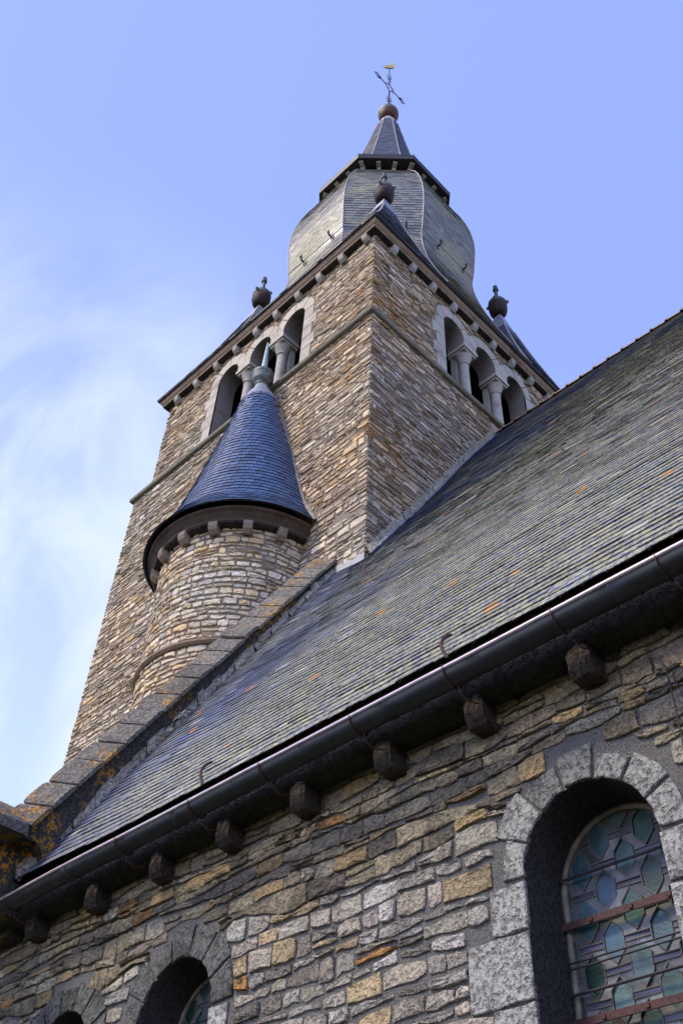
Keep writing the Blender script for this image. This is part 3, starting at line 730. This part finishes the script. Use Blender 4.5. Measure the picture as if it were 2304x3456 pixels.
tess(m, [[(UX0+TH, 18.4), (UX1-TH, 18.4), (UX1-TH, ZT), (UX0+TH, ZT)], hS], lambda u, v: (u, UY0+TH, v))
tess(m, [[(UY0+TH, 18.4), (UY1-TH, 18.4), (UY1-TH, ZT), (UY0+TH, ZT)], hE], lambda u, v: (UX1-TH, u, v))
twall = m.build('wall', M_TMORT, tower)
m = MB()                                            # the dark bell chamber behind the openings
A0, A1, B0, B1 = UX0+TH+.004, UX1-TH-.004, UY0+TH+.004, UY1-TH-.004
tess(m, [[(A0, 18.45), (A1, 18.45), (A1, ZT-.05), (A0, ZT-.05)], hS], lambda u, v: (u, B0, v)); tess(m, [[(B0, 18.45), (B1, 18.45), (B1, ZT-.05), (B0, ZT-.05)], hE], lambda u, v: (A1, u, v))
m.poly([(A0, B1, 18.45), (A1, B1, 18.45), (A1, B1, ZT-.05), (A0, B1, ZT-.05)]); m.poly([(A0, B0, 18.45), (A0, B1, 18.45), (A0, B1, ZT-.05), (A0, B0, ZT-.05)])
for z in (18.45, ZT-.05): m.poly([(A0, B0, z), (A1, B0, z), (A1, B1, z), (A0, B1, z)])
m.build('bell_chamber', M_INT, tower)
def opening(S, c):
    """arcade of three arches: S=0 south face, 1 east face"""
    P = (lambda u, v, d: (u, UY0-d, v)) if S == 0 else (lambda u, v, d: (UX1+d, u, v))
    rv = MB(); h = hS if S == 0 else hE
    for a, b in zip(h, h[1:]+h[:1]):
        rv.cc = (.21, .192, .168)
        if S == 0: sh = rv.cc
        rv.poly([P(a[0], a[1], .028), P(b[0], b[1], .028), P(b[0], b[1], -TH), P(a[0], a[1], -TH)])
    arc = rv.build('belfry_arcade', M_PALE, tower)
    st = MB()
    for ai, q in enumerate(OC):
        nv = 4
        for k in range(nv):
            a0, a1 = PI*k/nv+.02, PI*(k+1)/nv-.02
            lim = (-.636 if ai > 0 else -9, .636 if ai < 2 else 9)
            aa = [a0+(a1-a0)*j/4 for j in range(5)]
            op = [(c+q+max(lim[0], min(lim[1], OUT*math.cos(a))), OSP+OUT*math.sin(a)*(1.04 if abs(math.cos(a)) < .8 else 1)) for a in aa]
            ip = [(c+q+ORr*math.cos(a), OSP+ORr*math.sin(a)) for a in aa[::-1]]
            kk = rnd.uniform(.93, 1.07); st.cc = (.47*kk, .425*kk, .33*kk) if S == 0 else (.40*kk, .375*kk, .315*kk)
            if S == 1: op = [(2*(c+q)-u, v) for u, v in op]; ip = [(2*(c+q)-u, v) for u, v in ip]; pts = (op+ip)[::-1]
            else: pts = op+ip
            add_stone(st, pts, P, .026, .06, back=-.015, bev=.006, mid=False)
        if ai < 2:
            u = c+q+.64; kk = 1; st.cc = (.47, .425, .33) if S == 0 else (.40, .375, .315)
            add_stone(st, [(u-.245, IMP+.005), (u+.245, IMP+.005), (u+.245, OSP), (u, OSP+.02), (u-.245, OSP)], P, .026, .06, back=-.015, bev=.006, mid=False)
    for sg in (-1, 1):
        z = OSP-.006
        for kx, (hh, wd) in enumerate(((.42, .33), (.40, .46), (.46, .32), (.42, .44), (.50, .34), (.36, .45))):
            a = c+sg*(1.28+ORr); b = a+sg*wd; u0, u1 = min(a, b), max(a, b); z0 = max(z-hh, OSL-.02); kk = rnd.uniform(.9, 1.07)
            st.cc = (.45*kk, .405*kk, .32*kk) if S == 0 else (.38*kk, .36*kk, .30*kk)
            if z-z0 > .05: add_stone(st, [(u0, z0+.006), ((u0+u1)/2, z0+.008), (u1, z0+.006), (u1, z-.006), ((u0+u1)/2, z-.008), (u0, z-.006)], P, .026, .08, back=-.015, bev=.006, mid=False)
            z = z0
    st.build('arch_stones', M_PALE, arc)
    for q in (-.64, .64):                          # column, pier behind it, capital and abacus
        x, y, _ = P(c+q, 0, -.22); b = MB(); b.cc = (.40, .37, .32)
        b.lathe(x, y, [(.17, OSL), (.17, OSL+.12), (.15, OSL+.20), (.128, OSL+.26), (.125, OSL+.7), (.119, OSL+.705), (.125, OSL+.71), (.121, 20.1), (.115, 20.105), (.121, 20.11), (.118, 20.55), (.15, 20.57), (.15, 20.61), (.122, 20.63), (.16, 20.74), (.225, 20.90)], 20)
        cl = b.build('column', M_PALE, arc, smooth=False)
        b = MB(); b.cc = (.46, .425, .365); u = c+q
        for d0, d1, hw, z0, z1 in ((.0, .52, .23, 20.90, 20.97), (.045, .52, .275, 20.97, 21.08)):
            p0 = P(u-hw, z0, d0); p1 = P(u+hw, z1, -d1); b.box(min(p0[0], p1[0]), max(p0[0], p1[0]), min(p0[1], p1[1]), max(p0[1], p1[1]), z0, z1)
        b.build('abacus', M_PALE, arc)
        b = MB(); b.cc = (.36, .335, .29); p0 = P(u-.15, 0, -.36); p1 = P(u+.15, 0, -.52); b.box(min(p0[0], p1[0]), max(p0[0], p1[0]), min(p0[1], p1[1]), max(p0[1], p1[1]), OSL, 20.90); b.build('pier', M_PALE, arc)
    b = MB(); p0 = P(c-1.66, 0, -.42); p1 = P(c+1.66, 0, -.50); b.box(min(p0[0], p1[0]), max(p0[0], p1[0]), min(p0[1], p1[1]), max(p0[1], p1[1]), 19.42, 19.56); b.build('cross_beam', M_BEAM, arc)
opening(0, CXS); opening(1, CYE)
def forb(c, flip=False):
    def f(va, vb):
        v = (va+vb)/2
        if v < OSP:
            z = OSP; W_ = .33
            for hh, wd in ((.42, .33), (.40, .46), (.46, .32), (.42, .44), (.50, .34), (.36, .45)):
                if va < z and vb > z-hh: W_ = max(W_, wd)
                z -= hh
            return [(c-1.28-ORr-W_-.01, c+1.28+ORr+W_+.01)] if vb > OSL-.1 else []
        if v > OSP+OUT+.01: return []
        hw = math.sqrt(max(0, (OUT*1.03)**2-(va-OSP)**2)) if va > OSP else OUT
        if hw < .05: return []
        if hw > .62: return [(c-1.28-hw, c+1.28+hw)]
        return [(c+q-hw, c+q+hw) for q in OC]
    return f
rw = make_rows(3.5, 18.33, .075, .15); rw2 = make_rows(18.55, ZT-.02, .07, .14)
s = MB(); rubble(s, lambda u, v, d: (u, TY0-d, v), TX0, TX1, 3.5, 18.33, .075, .15, .10, .42, .054, .022, PAL_TOWER, lambda a, b: [(-13.3, -10.1)] if a < 12.2 else [], wob=.03, rag=.010, ends=(.02, .026), mid=False, split=.3, rows=rw)
s.build('south_facing', M_TOWER, twall)
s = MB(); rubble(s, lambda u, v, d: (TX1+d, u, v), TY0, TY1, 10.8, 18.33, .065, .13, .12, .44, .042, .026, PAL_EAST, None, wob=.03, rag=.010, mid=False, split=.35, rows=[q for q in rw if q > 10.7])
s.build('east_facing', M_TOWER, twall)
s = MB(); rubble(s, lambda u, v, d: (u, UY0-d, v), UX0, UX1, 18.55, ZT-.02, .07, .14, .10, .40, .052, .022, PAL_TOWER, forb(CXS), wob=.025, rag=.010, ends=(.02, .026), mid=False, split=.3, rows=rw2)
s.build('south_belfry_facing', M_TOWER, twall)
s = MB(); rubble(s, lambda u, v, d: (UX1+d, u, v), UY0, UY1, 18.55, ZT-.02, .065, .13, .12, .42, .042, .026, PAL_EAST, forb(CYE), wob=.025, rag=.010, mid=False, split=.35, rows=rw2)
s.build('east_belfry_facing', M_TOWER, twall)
# string course
b = MB(); b.rect(TX0, TX1, TY0, TY1, [(-.25, 18.30), (0, 18.31), (.085, 18.33), (.105, 18.36), (.105, 18.455), (-.22, 18.74), (-.3, 18.74)]); b.build('string_course', M_STRING, tower)
# cornice and corbels
b = MB(); b.rect(UX0, UX1, UY0, UY1, [(-.3, ZT-.12), (.17, ZT-.10), (.18, ZT-.04), (.215, ZT+.0), (.24, ZT+.07), (.25, ZT+.12), (.25, ZT+.14)]); b.build('cornice', M_CORN, tower); b = MB(); b.rect(UX0, UX1, UY0, UY1, [(-.02, ZT-.135), (.15, ZT-.125), (.165, ZT-.115), (-.02, ZT-.112)]); b.build('soffit_shade', M_EAVE, tower)  # last strip: thin dark band painting the shaded recess below the cornice
for q in range(5):                                  # open joints in the cornice
    pass
b = MB(); b.cc = (.03, .033, .04)
b.rect(UX0, UX1, UY0, UY1, [(.0, ZT+.142), (.31, ZT+.145), (.315, ZT+.175), (.0, ZT+.22)])
b.cc = (.035, .038, .045)
for fx in (0, 1):                                   # ragged slates along the eaves
    t = (UX0 if fx == 0 else UY0)-.33; e = (UX1 if fx == 0 else UY1)+.33
    while t < e:
        L = rnd.uniform(.16, .3); pr_ = .325+jit(.012); z = ZT+.178+jit(.004)
        if fx == 0: b.box(t, min(t+L-.004, e), UY0-pr_, UY0+.1, z, z+.014)
        else: b.box(UX1-.1, UX1+pr_, t, min(t+L-.004, e), z+.0005, z+.0145)
        t += L
b.build('eaves', M_SLATE_DARK, tower)
SC = [-8.84, -9.65, -10.45, -11.24, -12.07, -12.86, -13.69, -14.50, -15.37, -16.22]; EC = [9.32, 10.01, 10.78, 11.6, 12.44, 13.22, 14.03, 14.85, 15.65, 16.45]
def tcorbel(P, u, zb, zt, wdt, pr_, mat, parent, pal=(.37, .335, .27)):
    b = MB(); k = rnd.uniform(.85, 1.1); b.cc = tuple(q*k for q in pal); n = 5; sd = rnd.random()*90
    prof = [(-.02, zb+.02), (pr_*.45, zb), (pr_*.85, zb+(zt-zb)*.28), (pr_, zb+(zt-zb)*.6), (pr_, zt), (-.02, zt)]
    rr = [[b.vert(P(u+wdt*(-1+2*j/(n-1))/2+mnoise.noise(Vector((i_, sd, j)))*.012, z+mnoise.noise(Vector((i_, sd+3, j)))*.012, p+mnoise.noise(Vector((i_, sd+7, j)))*.012)) for i_, (p, z) in enumerate(prof)] for j in range(n)]
    for a, c_ in zip(rr, rr[1:]):
        for i_ in range(len(prof)-1): b.face(a[i_], c_[i_], c_[i_+1], a[i_+1])
    b.face(*rr[0]); b.face(*rr[-1][::-1]); return b.build('corbel', mat, parent)
for u in SC: tcorbel(lambda a, z, d: (a, UY0-d, z), u, ZT-.36, ZT-.11, .165, .18, M_PALE, tower)
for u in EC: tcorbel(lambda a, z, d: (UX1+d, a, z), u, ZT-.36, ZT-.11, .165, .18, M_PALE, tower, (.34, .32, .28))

# ------------------------------------------------------------------ dome
DX, DY = -12.60, 12.90
def dctr(z):                                       # the old spire leans slightly
    t = max(0, z-22.5); return Vector((DX+.0045*t*1.0, DY+.0165*t, z)) if t < 30 else Vector((DX, DY, z))
dome = MB(); dome.cc = (.15, .15, .16)
PRO = [(4.62, 22.56), (4.18, 23.6), (3.76, 24.8), (3.47, 25.7), (3.28, 26.4), (3.16, 27.0), (3.11, 27.5), (3.11, 27.75), (3.16, 27.9), (3.20, 28.3), (3.25, 28.9), (3.29, 29.5), (3.28, 30.1), (3.20, 30.8), (3.06, 31.5), (2.86, 32.2), (2.60, 32.9), (2.25, 33.6), (1.95, 34.1)]
PRO2 = [(2.56, 34.25), (2.15, 34.6), (1.80, 35.2), (1.52, 36.1), (1.28, 37.1), (.95, 39.0), (.62, 41.0), (.42, 42.25)]
def oct_v(rho, z, k): a = R(22.5+45*k); c_ = dctr(z); return Vector((c_.x+rho*math.cos(a), c_.y+rho*math.sin(a), z))
def octloft(mb, prof, grow=0.0):
    rings = [[mb.vert(oct_v(r_+grow, z, k)) for k in range(8)] for r_, z in prof]
    for a, b in zip(rings, rings[1:]):
        for j in range(8): mb.face(a[j], a[(j+1) % 8], b[(j+1) % 8], b[j])
    return rings
octloft(dome, PRO); rg = octloft(dome, PRO2); dome.face(*rg[-1])
dm = dome.build('dome', M_SLATE_DARK, tower)
sd_ = MB(); hp_ = MB()
for k in range(8):
    nrm = Vector((math.cos(R(45*(k+1))), math.sin(R(45*(k+1))), .0))
    a0 = R(22.5+45*k)
    facet_slates(sd_, [oct_v(r_+.012, z, k+1) for r_, z in PRO], [oct_v(r_+.012, z, k) for r_, z in PRO], nrm, .145, .235, .011, PAL_DOME, over=.2, liftk=1.6)
    hp_.tube([oct_v(r_+.03, z, k)+Vector((0, 0, 0)) for r_, z in PRO], .017, 5); hp_.tube([oct_v(r_+.03, z, k) for r_, z in PRO2], .020, 5)
sd_.build('dome_slates', M_SLATE_DOME, dm)
sp = MB()
for k in range(8):
    nrm = Vector((math.cos(R(45*(k+1))), math.sin(R(45*(k+1))), .3))
    facet_slates(sp, [oct_v(r_+.012, z, k+1) for r_, z in PRO2], [oct_v(r_+.012, z, k) for r_, z in PRO2], nrm, .15, .22, .009, [(.6, (.10, .112, .135)), (.4, (.08, .09, .11))], over=.2)
sp.build('spire_slates', M_SLATE_DARK, dm)
hp_.build('hip_strips', M_HIP, dm)
cl = MB(); cl.cc = (.035, .032, .03)               # projecting collar
ra = [[cl.vert(oct_v(r_, z, k)) for k in range(8)] for r_, z in ((1.9, 34.02), (2.52, 34.02), (2.52, 33.95), (2.58, 33.95), (2.60, 34.20), (2.5, 34.28), (1.9, 34.34))]
for a, b in zip(ra, ra[1:]):
    for j in range(8): cl.face(a[j], a[(j+1) % 8], b[(j+1) % 8], b[j])
clo = cl.build('collar', M_IRON, dm)
for k in range(8):
    A, B = oct_v(2.45, 33.96, k), oct_v(2.45, 33.96, k+1); C1, C2 = oct_v(1.9, 33.96, k), oct_v(1.9, 33.96, k+1)
    for t in (0.02, .36, .68):
        b = MB(); p, q = A.lerp(B, t), C1.lerp(C2, t); b.bar(p, q-Vector((0, 0, .02)), .15, .16); b.bar(p.lerp(q, .45)-Vector((0, 0, .08)), q-Vector((0, 0, .45)), .12, .10); b.build('bracket', M_RAFTER, clo)
for k in (4, 5, 6, 7, 0):                           # iron ladder hooks low on the bulb
    for t, z in ((.30, 27.75), (.80, 27.85)) if k in (5, 6, 7) else ((.5, 27.8),):
        P = oct_v(3.16, z, k).lerp(oct_v(3.16, z, k+1), t); nrm = Vector((math.cos(R(45*(k+1))), math.sin(R(45*(k+1))), 0))
        b = MB(); b.tube([P, P+nrm*.12+Vector((0, 0, -.02)), P+nrm*.17+Vector((0, 0, .10)), P+nrm*.14+Vector((0, 0, .24))], [.02, .035, .045, .02], 6); b.bar(P+nrm*.02+Vector((0, 0, -.2)), P+nrm*.06+Vector((0, 0, .05)), .03, .02); b.build('ladder_hook', M_IRON, dm)
# lead cap, ball, weather vane
tc_ = dctr(43.4)
b = MB(); b.lathe(tc_.x, tc_.y, [(.44, 42.15), (.38, 42.5), (.24, 42.9), (.16, 43.05)], 16, cent=lambda z: dctr(z).xy); b.build('lead_cap', M_LEADW, dm)
b = MB(); b.lathe(tc_.x, tc_.y, [(.14, 42.98), (.30, 43.05), (.40, 43.22), (.435, 43.42), (.435, 43.45)], 28); b.build('ball_underside', plain('red_copper', (0.10, 0.045, 0.028), 0.6, 0.0, 7, 0.4, spec=0.25), dm, smooth=True)
b = MB(); b.lathe(tc_.x, tc_.y, [(.442, 43.44), (.45, 43.46), (.45, 43.66), (.36, 43.80), (.10, 43.92)], 28); b.build('ball_band', M_COPPER, dm, smooth=False)
vx, vy = -12.5, 13.28
vane = thing('weather_vane', (vx, vy, 43.9), 'black wrought iron cross with gilded weathercock on top of the church spire', 'weathervane')
b = MB(); b.tube([(tc_.x, tc_.y, 43.85), (vx, vy, 46.27)], [.05, .035], 8); b.tube([(vx, vy, 47.03), (vx, vy, 49.0)], [.032, .018], 8)
for z in (44.9, 45.15, 47.45, 47.75):
    for a in (0, PI):
        s_ = 1 if a == 0 else -1
        b.tube([(vx, vy, z), (vx, vy+s_*.10, z+.04), (vx, vy+s_*.17, z+.16), (vx, vy+s_*.13, z+.22)], .011, 5); b.tube([(vx, vy, z), (vx+s_*.08, vy, z+.05), (vx+s_*.13, vy, z+.15)], .011, 5)
b.build('pole', M_BROWNCU, vane)
b = MB(); dia = [(12.976, 46.655), (13.29, 47.03), (13.58, 46.655), (13.27, 46.27)]
for p, q in zip(dia, dia[1:]+dia[:1]): b.tube([(vx, p[0], p[1]), (vx, q[0], q[1])], .022, 6)
for (a, e) in ((12.976, 12.27), (13.58, 14.36)):
    s_ = 1 if e > a else -1; b.tube([(vx, a, 46.655), (vx, e-s_*.28, 46.655)], .022, 6)
    c_ = e-s_*.42; b.tube([(vx, c_, 46.655), (vx, c_+s_*.12, 46.655)], .05, 6)
    for u in (-1, 1):
        b.tube([(vx, e-s_*.30, 46.655), (vx, e-s_*.20, 46.655+u*.10), (vx, e-s_*.10, 46.655+u*.08), (vx, e, 46.655)], .013, 5)
        b.tube([(vx, c_, 46.655+u*.03), (vx, c_+s_*.08, 46.655+u*.16), (vx, c_+s_*.20, 46.655+u*.24), (vx, c_+s_*.27, 46.655+u*.19), (vx, c_+s_*.23, 46.655+u*.14)], .013, 5)
for p, q in zip(dia, dia[1:]+dia[:1]):
    my, mz = (p[0]+q[0])/2, (p[1]+q[1])/2; oy, oz = (my-13.28)*.5, (mz-46.65)*.5
    for u in (-1, 1): b.tube([(vx, my, mz), (vx, my+oy*u*.5+.03, mz+oz*u*.6), (vx, my+oy*u+.07, mz+oz*u*.9)], .010, 5)
b.build('cross', M_IRON, vane)
# weathercock: flat gilded bird, tail to the west
b = MB(); dr = Vector((.70, .714, 0)); nn = Vector((.714, -.70, 0))*.035
ck = [(-.36, .04), (-.30, .0), (-.15, -.06), (0, -.09), (.15, -.06), (.26, .0), (.27, .06), (.20, .10), (.21, .20), (.25, .26), (.24, .31), (.18, .30), (.19, .36), (.15, .33), (.12, .38), (.08, .33), (.05, .28), (.04, .10), (-.10, .10), (-.28, .09)]
ck = [(u*1.05, v*1.45) for u, v in ck]; o_ = Vector((vx, vy, 49.1)); A = [b.vert(o_+dr*u*1.0+Vector((0, 0, v))+nn*(.2+.8*(abs(u) < .2))) for u, v in ck]; B = [b.vert(o_+dr*u*1.0+Vector((0, 0, v))-nn*(.2+.8*(abs(u) < .2))) for u, v in ck]
for t in tessellate_polygon([[Vector((u, v, 0)) for u, v in ck]]): b.face(*[A[i_] for i_ in t]); b.face(*[B[i_] for i_ in t][::-1])
for j in range(len(ck)): b.face(A[j], A[(j+1) % len(ck)], B[(j+1) % len(ck)], B[j])
b.build('weathercock', M_GOLD, vane)

# ------------------------------------------------------------------ corner pinnacles
x0, x1, y0, y1 = UX0-.30, UX1+.30, UY0-.30, UY1+.30
HB = 1.30
PINS = [((x1-HB, y0+HB), (-9.79, 10.22), 'near the tower corner facing the viewer, in front of the dome'), ((x0+HB, y0+HB), (-15.22, 10.14), 'on the far left corner of the tower'), ((x1-HB, y1-HB), (-9.79, 15.70), 'on the right-hand rear corner of the tower'), ((x0+HB, y1-HB), (-15.22, 15.65), 'hidden')]
for pi_, ((bx, by), (ax, ay), wh) in enumerate(PINS[:4]):
    pin = MB(); pin.cc = (.06, .065, .08); zb, zt = ZT+.20, 27.45; hw = .10
    B4 = [(bx-HB, by-HB), (bx+HB, by-HB), (bx+HB, by+HB), (bx-HB, by+HB)]; T4 = [(ax-hw, ay-hw), (ax+hw, ay-hw), (ax+hw, ay+hw), (ax-hw, ay+hw)]
    def lv(j, t): e = t-.05*math.sin(PI*t); return Vector((B4[j][0]+(T4[j][0]-B4[j][0])*(t+.06*math.sin(PI*t)), B4[j][1]+(T4[j][1]-B4[j][1])*(t+.06*math.sin(PI*t)), zb+(zt-zb)*t))
    ts = [0, .15, .3, .45, .6, .8, 1]; rings = [[pin.vert(lv(j, t)) for j in range(4)] for t in ts]
    for a, b_ in zip(rings, rings[1:]):
        for j in range(4): pin.face(a[j], a[(j+1) % 4], b_[(j+1) % 4], b_[j])
    po = pin.build('pinnacle', M_SLATE_DARK, tower)
    ss = MB(); hh = MB()
    for j in range(4):
        t1 = .84; tt = [t1*q/6 for q in range(7)]; nr_ = Vector(((0, -1, .3), (1, 0, .3), (0, 1, .3), (-1, 0, .3))[j])
        facet_slates(ss, [lv(j, t)+nr_*.01 for t in tt], [lv((j+1) % 4, t)+nr_*.01 for t in tt], nr_, .15, .22, .009, [(.6, (.085, .10, .135)), (.4, (.065, .075, .10))], over=.2)
        ctr = Vector((bx, by, 0)); hh.tube([lv(j, t)+(Vector((lv(j, t).x-bx, lv(j, t).y-by, 0)).normalized()*.02) for t in tt], .028, 5)
    ss.build('slates', M_SLATE_DARK, po); hh.build('hip_strips', M_HIP, po)
    b = MB(); r2 = [[b.vert(lv(j, t)+Vector((lv(j, t).x-ax, lv(j, t).y-ay, 0)).normalized()*.035) for j in range(4)] for t in (.82, .9, 1)]
    for a, b_ in zip(r2, r2[1:]):
        for j in range(4): b.face(a[j], a[(j+1) % 4], b_[(j+1) % 4], b_[j])
    b.build('lead_cap', M_LEAD, po)
    b = MB(); b.lathe(ax, ay, [(.10, 27.60), (.20, 27.63), (.275, 27.76), (.305, 27.95), (.30, 28.15)], 24); b.build('finial_bowl', M_BROWNCU, po, smooth=True)
    b = MB(); b.lathe(ax, ay, [(.30, 28.14), (.31, 28.15), (.305, 28.30), (.20, 28.37), (.09, 28.42), (.085, 28.47), (.045, 29.08), (.09, 29.09), (.10, 29.15), (.08, 29.21), (.045, 29.23), (.075, 29.27), (.075, 29.34), (.02, 29.43)], 20)
    for a in range(4):
        t = R(20+90*a); P = Vector((ax+.295*math.cos(t), ay+.295*math.sin(t), 28.24)); b.tube([P-Vector((0, 0, .10)), P+Vector((math.cos(t)*.05, math.sin(t)*.05, -.02)), P+Vector((math.cos(t)*.02, math.sin(t)*.02, .09))], [.028, .050, .020], 7)
    b.build('finial', M_FIN, po)

# ================================================================== STAIR TURRET
TCX, TCY, TR = -11.70, 8.60, 1.62
tur = thing('stair_turret', (TCX, TCY, GZ), 'round rubble stone stair turret with blue slate cone roof against the tower', 'turret')
a0, a1 = R(-185), R(5)
m = MB(); m.lathe(TCX, TCY, [(TR, GZ), (TR, 12.5)], 48, a0, a1); tw_ = m.build('wall', M_TMORT, tur, smooth=True)
def fc(u, v, d): a = u/TR; return (TCX+(TR+d)*math.cos(a), TCY+(TR+d)*math.sin(a), v)
s = MB(); rubble(s, fc, a0*TR, a1*TR, 9.93, 12.42, .085, .165, .13, .34, .048, .024, PAL_TURR, wob=.026, rag=.013, mid=True, split=.12)
s.build('upper_rubble_facing', M_TOWER, tw_); s = MB()
rubble(s, fc, a0*TR, a1*TR, 6.0, 9.80, .085, .165, .13, .36, .048, .024, PAL_TURR, wob=.026, rag=.013, mid=False, split=.15)
s.build('lower_rubble_facing', M_TOWER, tw_)
b = MB(); b.lathe(TCX, TCY, [(TR-.02, 9.78), (TR+.05, 9.80), (TR+.085, 9.84), (TR+.085, 9.88), (TR-.02, 9.95)], 48, a0, a1); b.build('string_course', M_CORN, tur)
b = MB(); b.lathe(TCX, TCY, [(TR-.02, 12.44), (TR+.17, 12.46), (TR+.18, 12.52), (TR+.25, 12.62), (TR+.30, 12.66), (TR+.31, 12.70), (TR-.2, 12.74)], 56, a0, a1); b.build('cornice', M_FASC, tur, smooth=False)
b = MB(); b.lathe(TCX, TCY, [(TR-.02, 12.40), (TR+.16, 12.425), (TR+.165, 12.45), (TR-.02, 12.46)], 56, a0, a1); b.build('soffit_shade', M_EAVE, tur)  # dark ring below the turret cornice, shade put into its colour
for dg in (-20, -40.5, -61, -82, -103, -124, -145): 
    a = R(dg); tcorbel(lambda u, z, d: fc(u, z, d), a*TR, 12.22, 12.45, .15, .20, M_PALE, tur, (.24, .195, .145))
CP = [(2.0, 12.76), (1.86, 12.98), (1.70, 13.25), (1.55, 13.65), (1.33, 14.3), (1.09, 15.1), (.82, 16.0), (.60, 16.8), (.43, 17.46)]
def cc(z): t = max(0, (z-12.76)/(18.4-12.76)); return (TCX+.15*t, TCY-.50*t)
b = MB(); b.cc = (.05, .06, .1); b.lathe(0, 0, [(r_, z) for r_, z in CP], 56, a0, a1, cent=cc); cone = b.build('cone_roof', M_SLATE_DARK, tur)
cs = MB(); th = .009
def cpt(z, a, off=0):
    for (ra, za), (rb, zb_) in zip(CP, CP[1:]):
        if z <= zb_: r_ = ra+(rb-ra)*(z-za)/(zb_-za); break
    else: r_ = CP[-1][0]
    x, y = cc(z); return Vector((x+(r_+off)*math.cos(a), y+(r_+off)*math.sin(a), z))
z = 12.75; row = 0; k0 = 52
while z < 17.44:
    dz = .120 if z > 13.2 else .10; za = z; zb_ = min(17.5, z+dz*1.25); 
    r_ = (cpt(z, 0)-Vector((*cc(z), z))).length; k_ = max(8, int((a1-a0)*r_/.18)); row ^= 1
    for j in range(k_+1):
        A = a0+(a1-a0)*(j-.5*row)/k_; B = a0+(a1-a0)*(j+1-.5*row)/k_
        if B > a1+.1: continue
        am = (A+B)/2; nv = Vector((math.cos(am), math.sin(am), .3)).normalized(); cs.cc = pickcol(PAL_CONE); e = .004/r_; q = jit(.004)
        slate(cs, cpt(za+q, A+e, .012), cpt(za+q, B-e, .012), cpt(zb_, B-e, .012), cpt(zb_, A+e, .012), nv, .009, .020*rnd.uniform(.85, 1.2))
    z += dz
cs.build('slates', M_SLATE_CONE, cone)
b = MB(); b.lathe(0, 0, [(2.0, 12.745), (2.015, 12.75), (2.0, 12.775)], 56, a0, a1, cent=cc); b.build('eaves', M_IRON, cone)
b = MB(); b.lathe(0, 0, [(.475, 17.40), (.455, 17.44), (.31, 17.75), (.19, 17.97), (.135, 18.14)], 24, cent=cc); b.build('lead_cap', M_LEAD, cone, smooth=True)
fx, fy = cc(18.3)
b = MB(); b.lathe(fx, fy, [(.125, 18.10), (.15, 18.13), (.15, 18.17), (.12, 18.19), (.21, 18.30), (.245, 18.46), (.245, 18.48)], 24); b.lathe(fx, fy, [(.25, 18.48), (.255, 18.50), (.25, 18.57), (.12, 18.62), (.10, 18.63)], 24); b.build('finial_bowl', M_COPPER, cone, smooth=False)
b = MB(); b.lathe(fx, fy, [(.085, 18.62), (.075, 18.75), (.04, 19.55), (.02, 19.82), (.005, 19.86)], 14); b.build('finial_spike', M_COPPERP, cone, smooth=True)
# cement line where the cone dies into the tower wall
b = MB(); L_ = [(-9.70, 12.78), (-10.13, 13.65), (-10.54, 15.02), (-10.96, 16.49), (-11.40, 17.80)]; L2 = [(2*-11.66-x, z) for x, z in L_]
for LL in (L_, L2):
    P_ = []
    for (xa, za), (xb, zb_) in zip(LL, LL[1:]):
        for t in (0, .2, .4, .6, .8): P_.append((xa+(xb-xa)*t+jit(.008), 8.465+jit(.008), za+(zb_-za)*t))
    b.tube(P_, .055, 6)
b.build('mortar_fillet', M_CEMENT, tur)
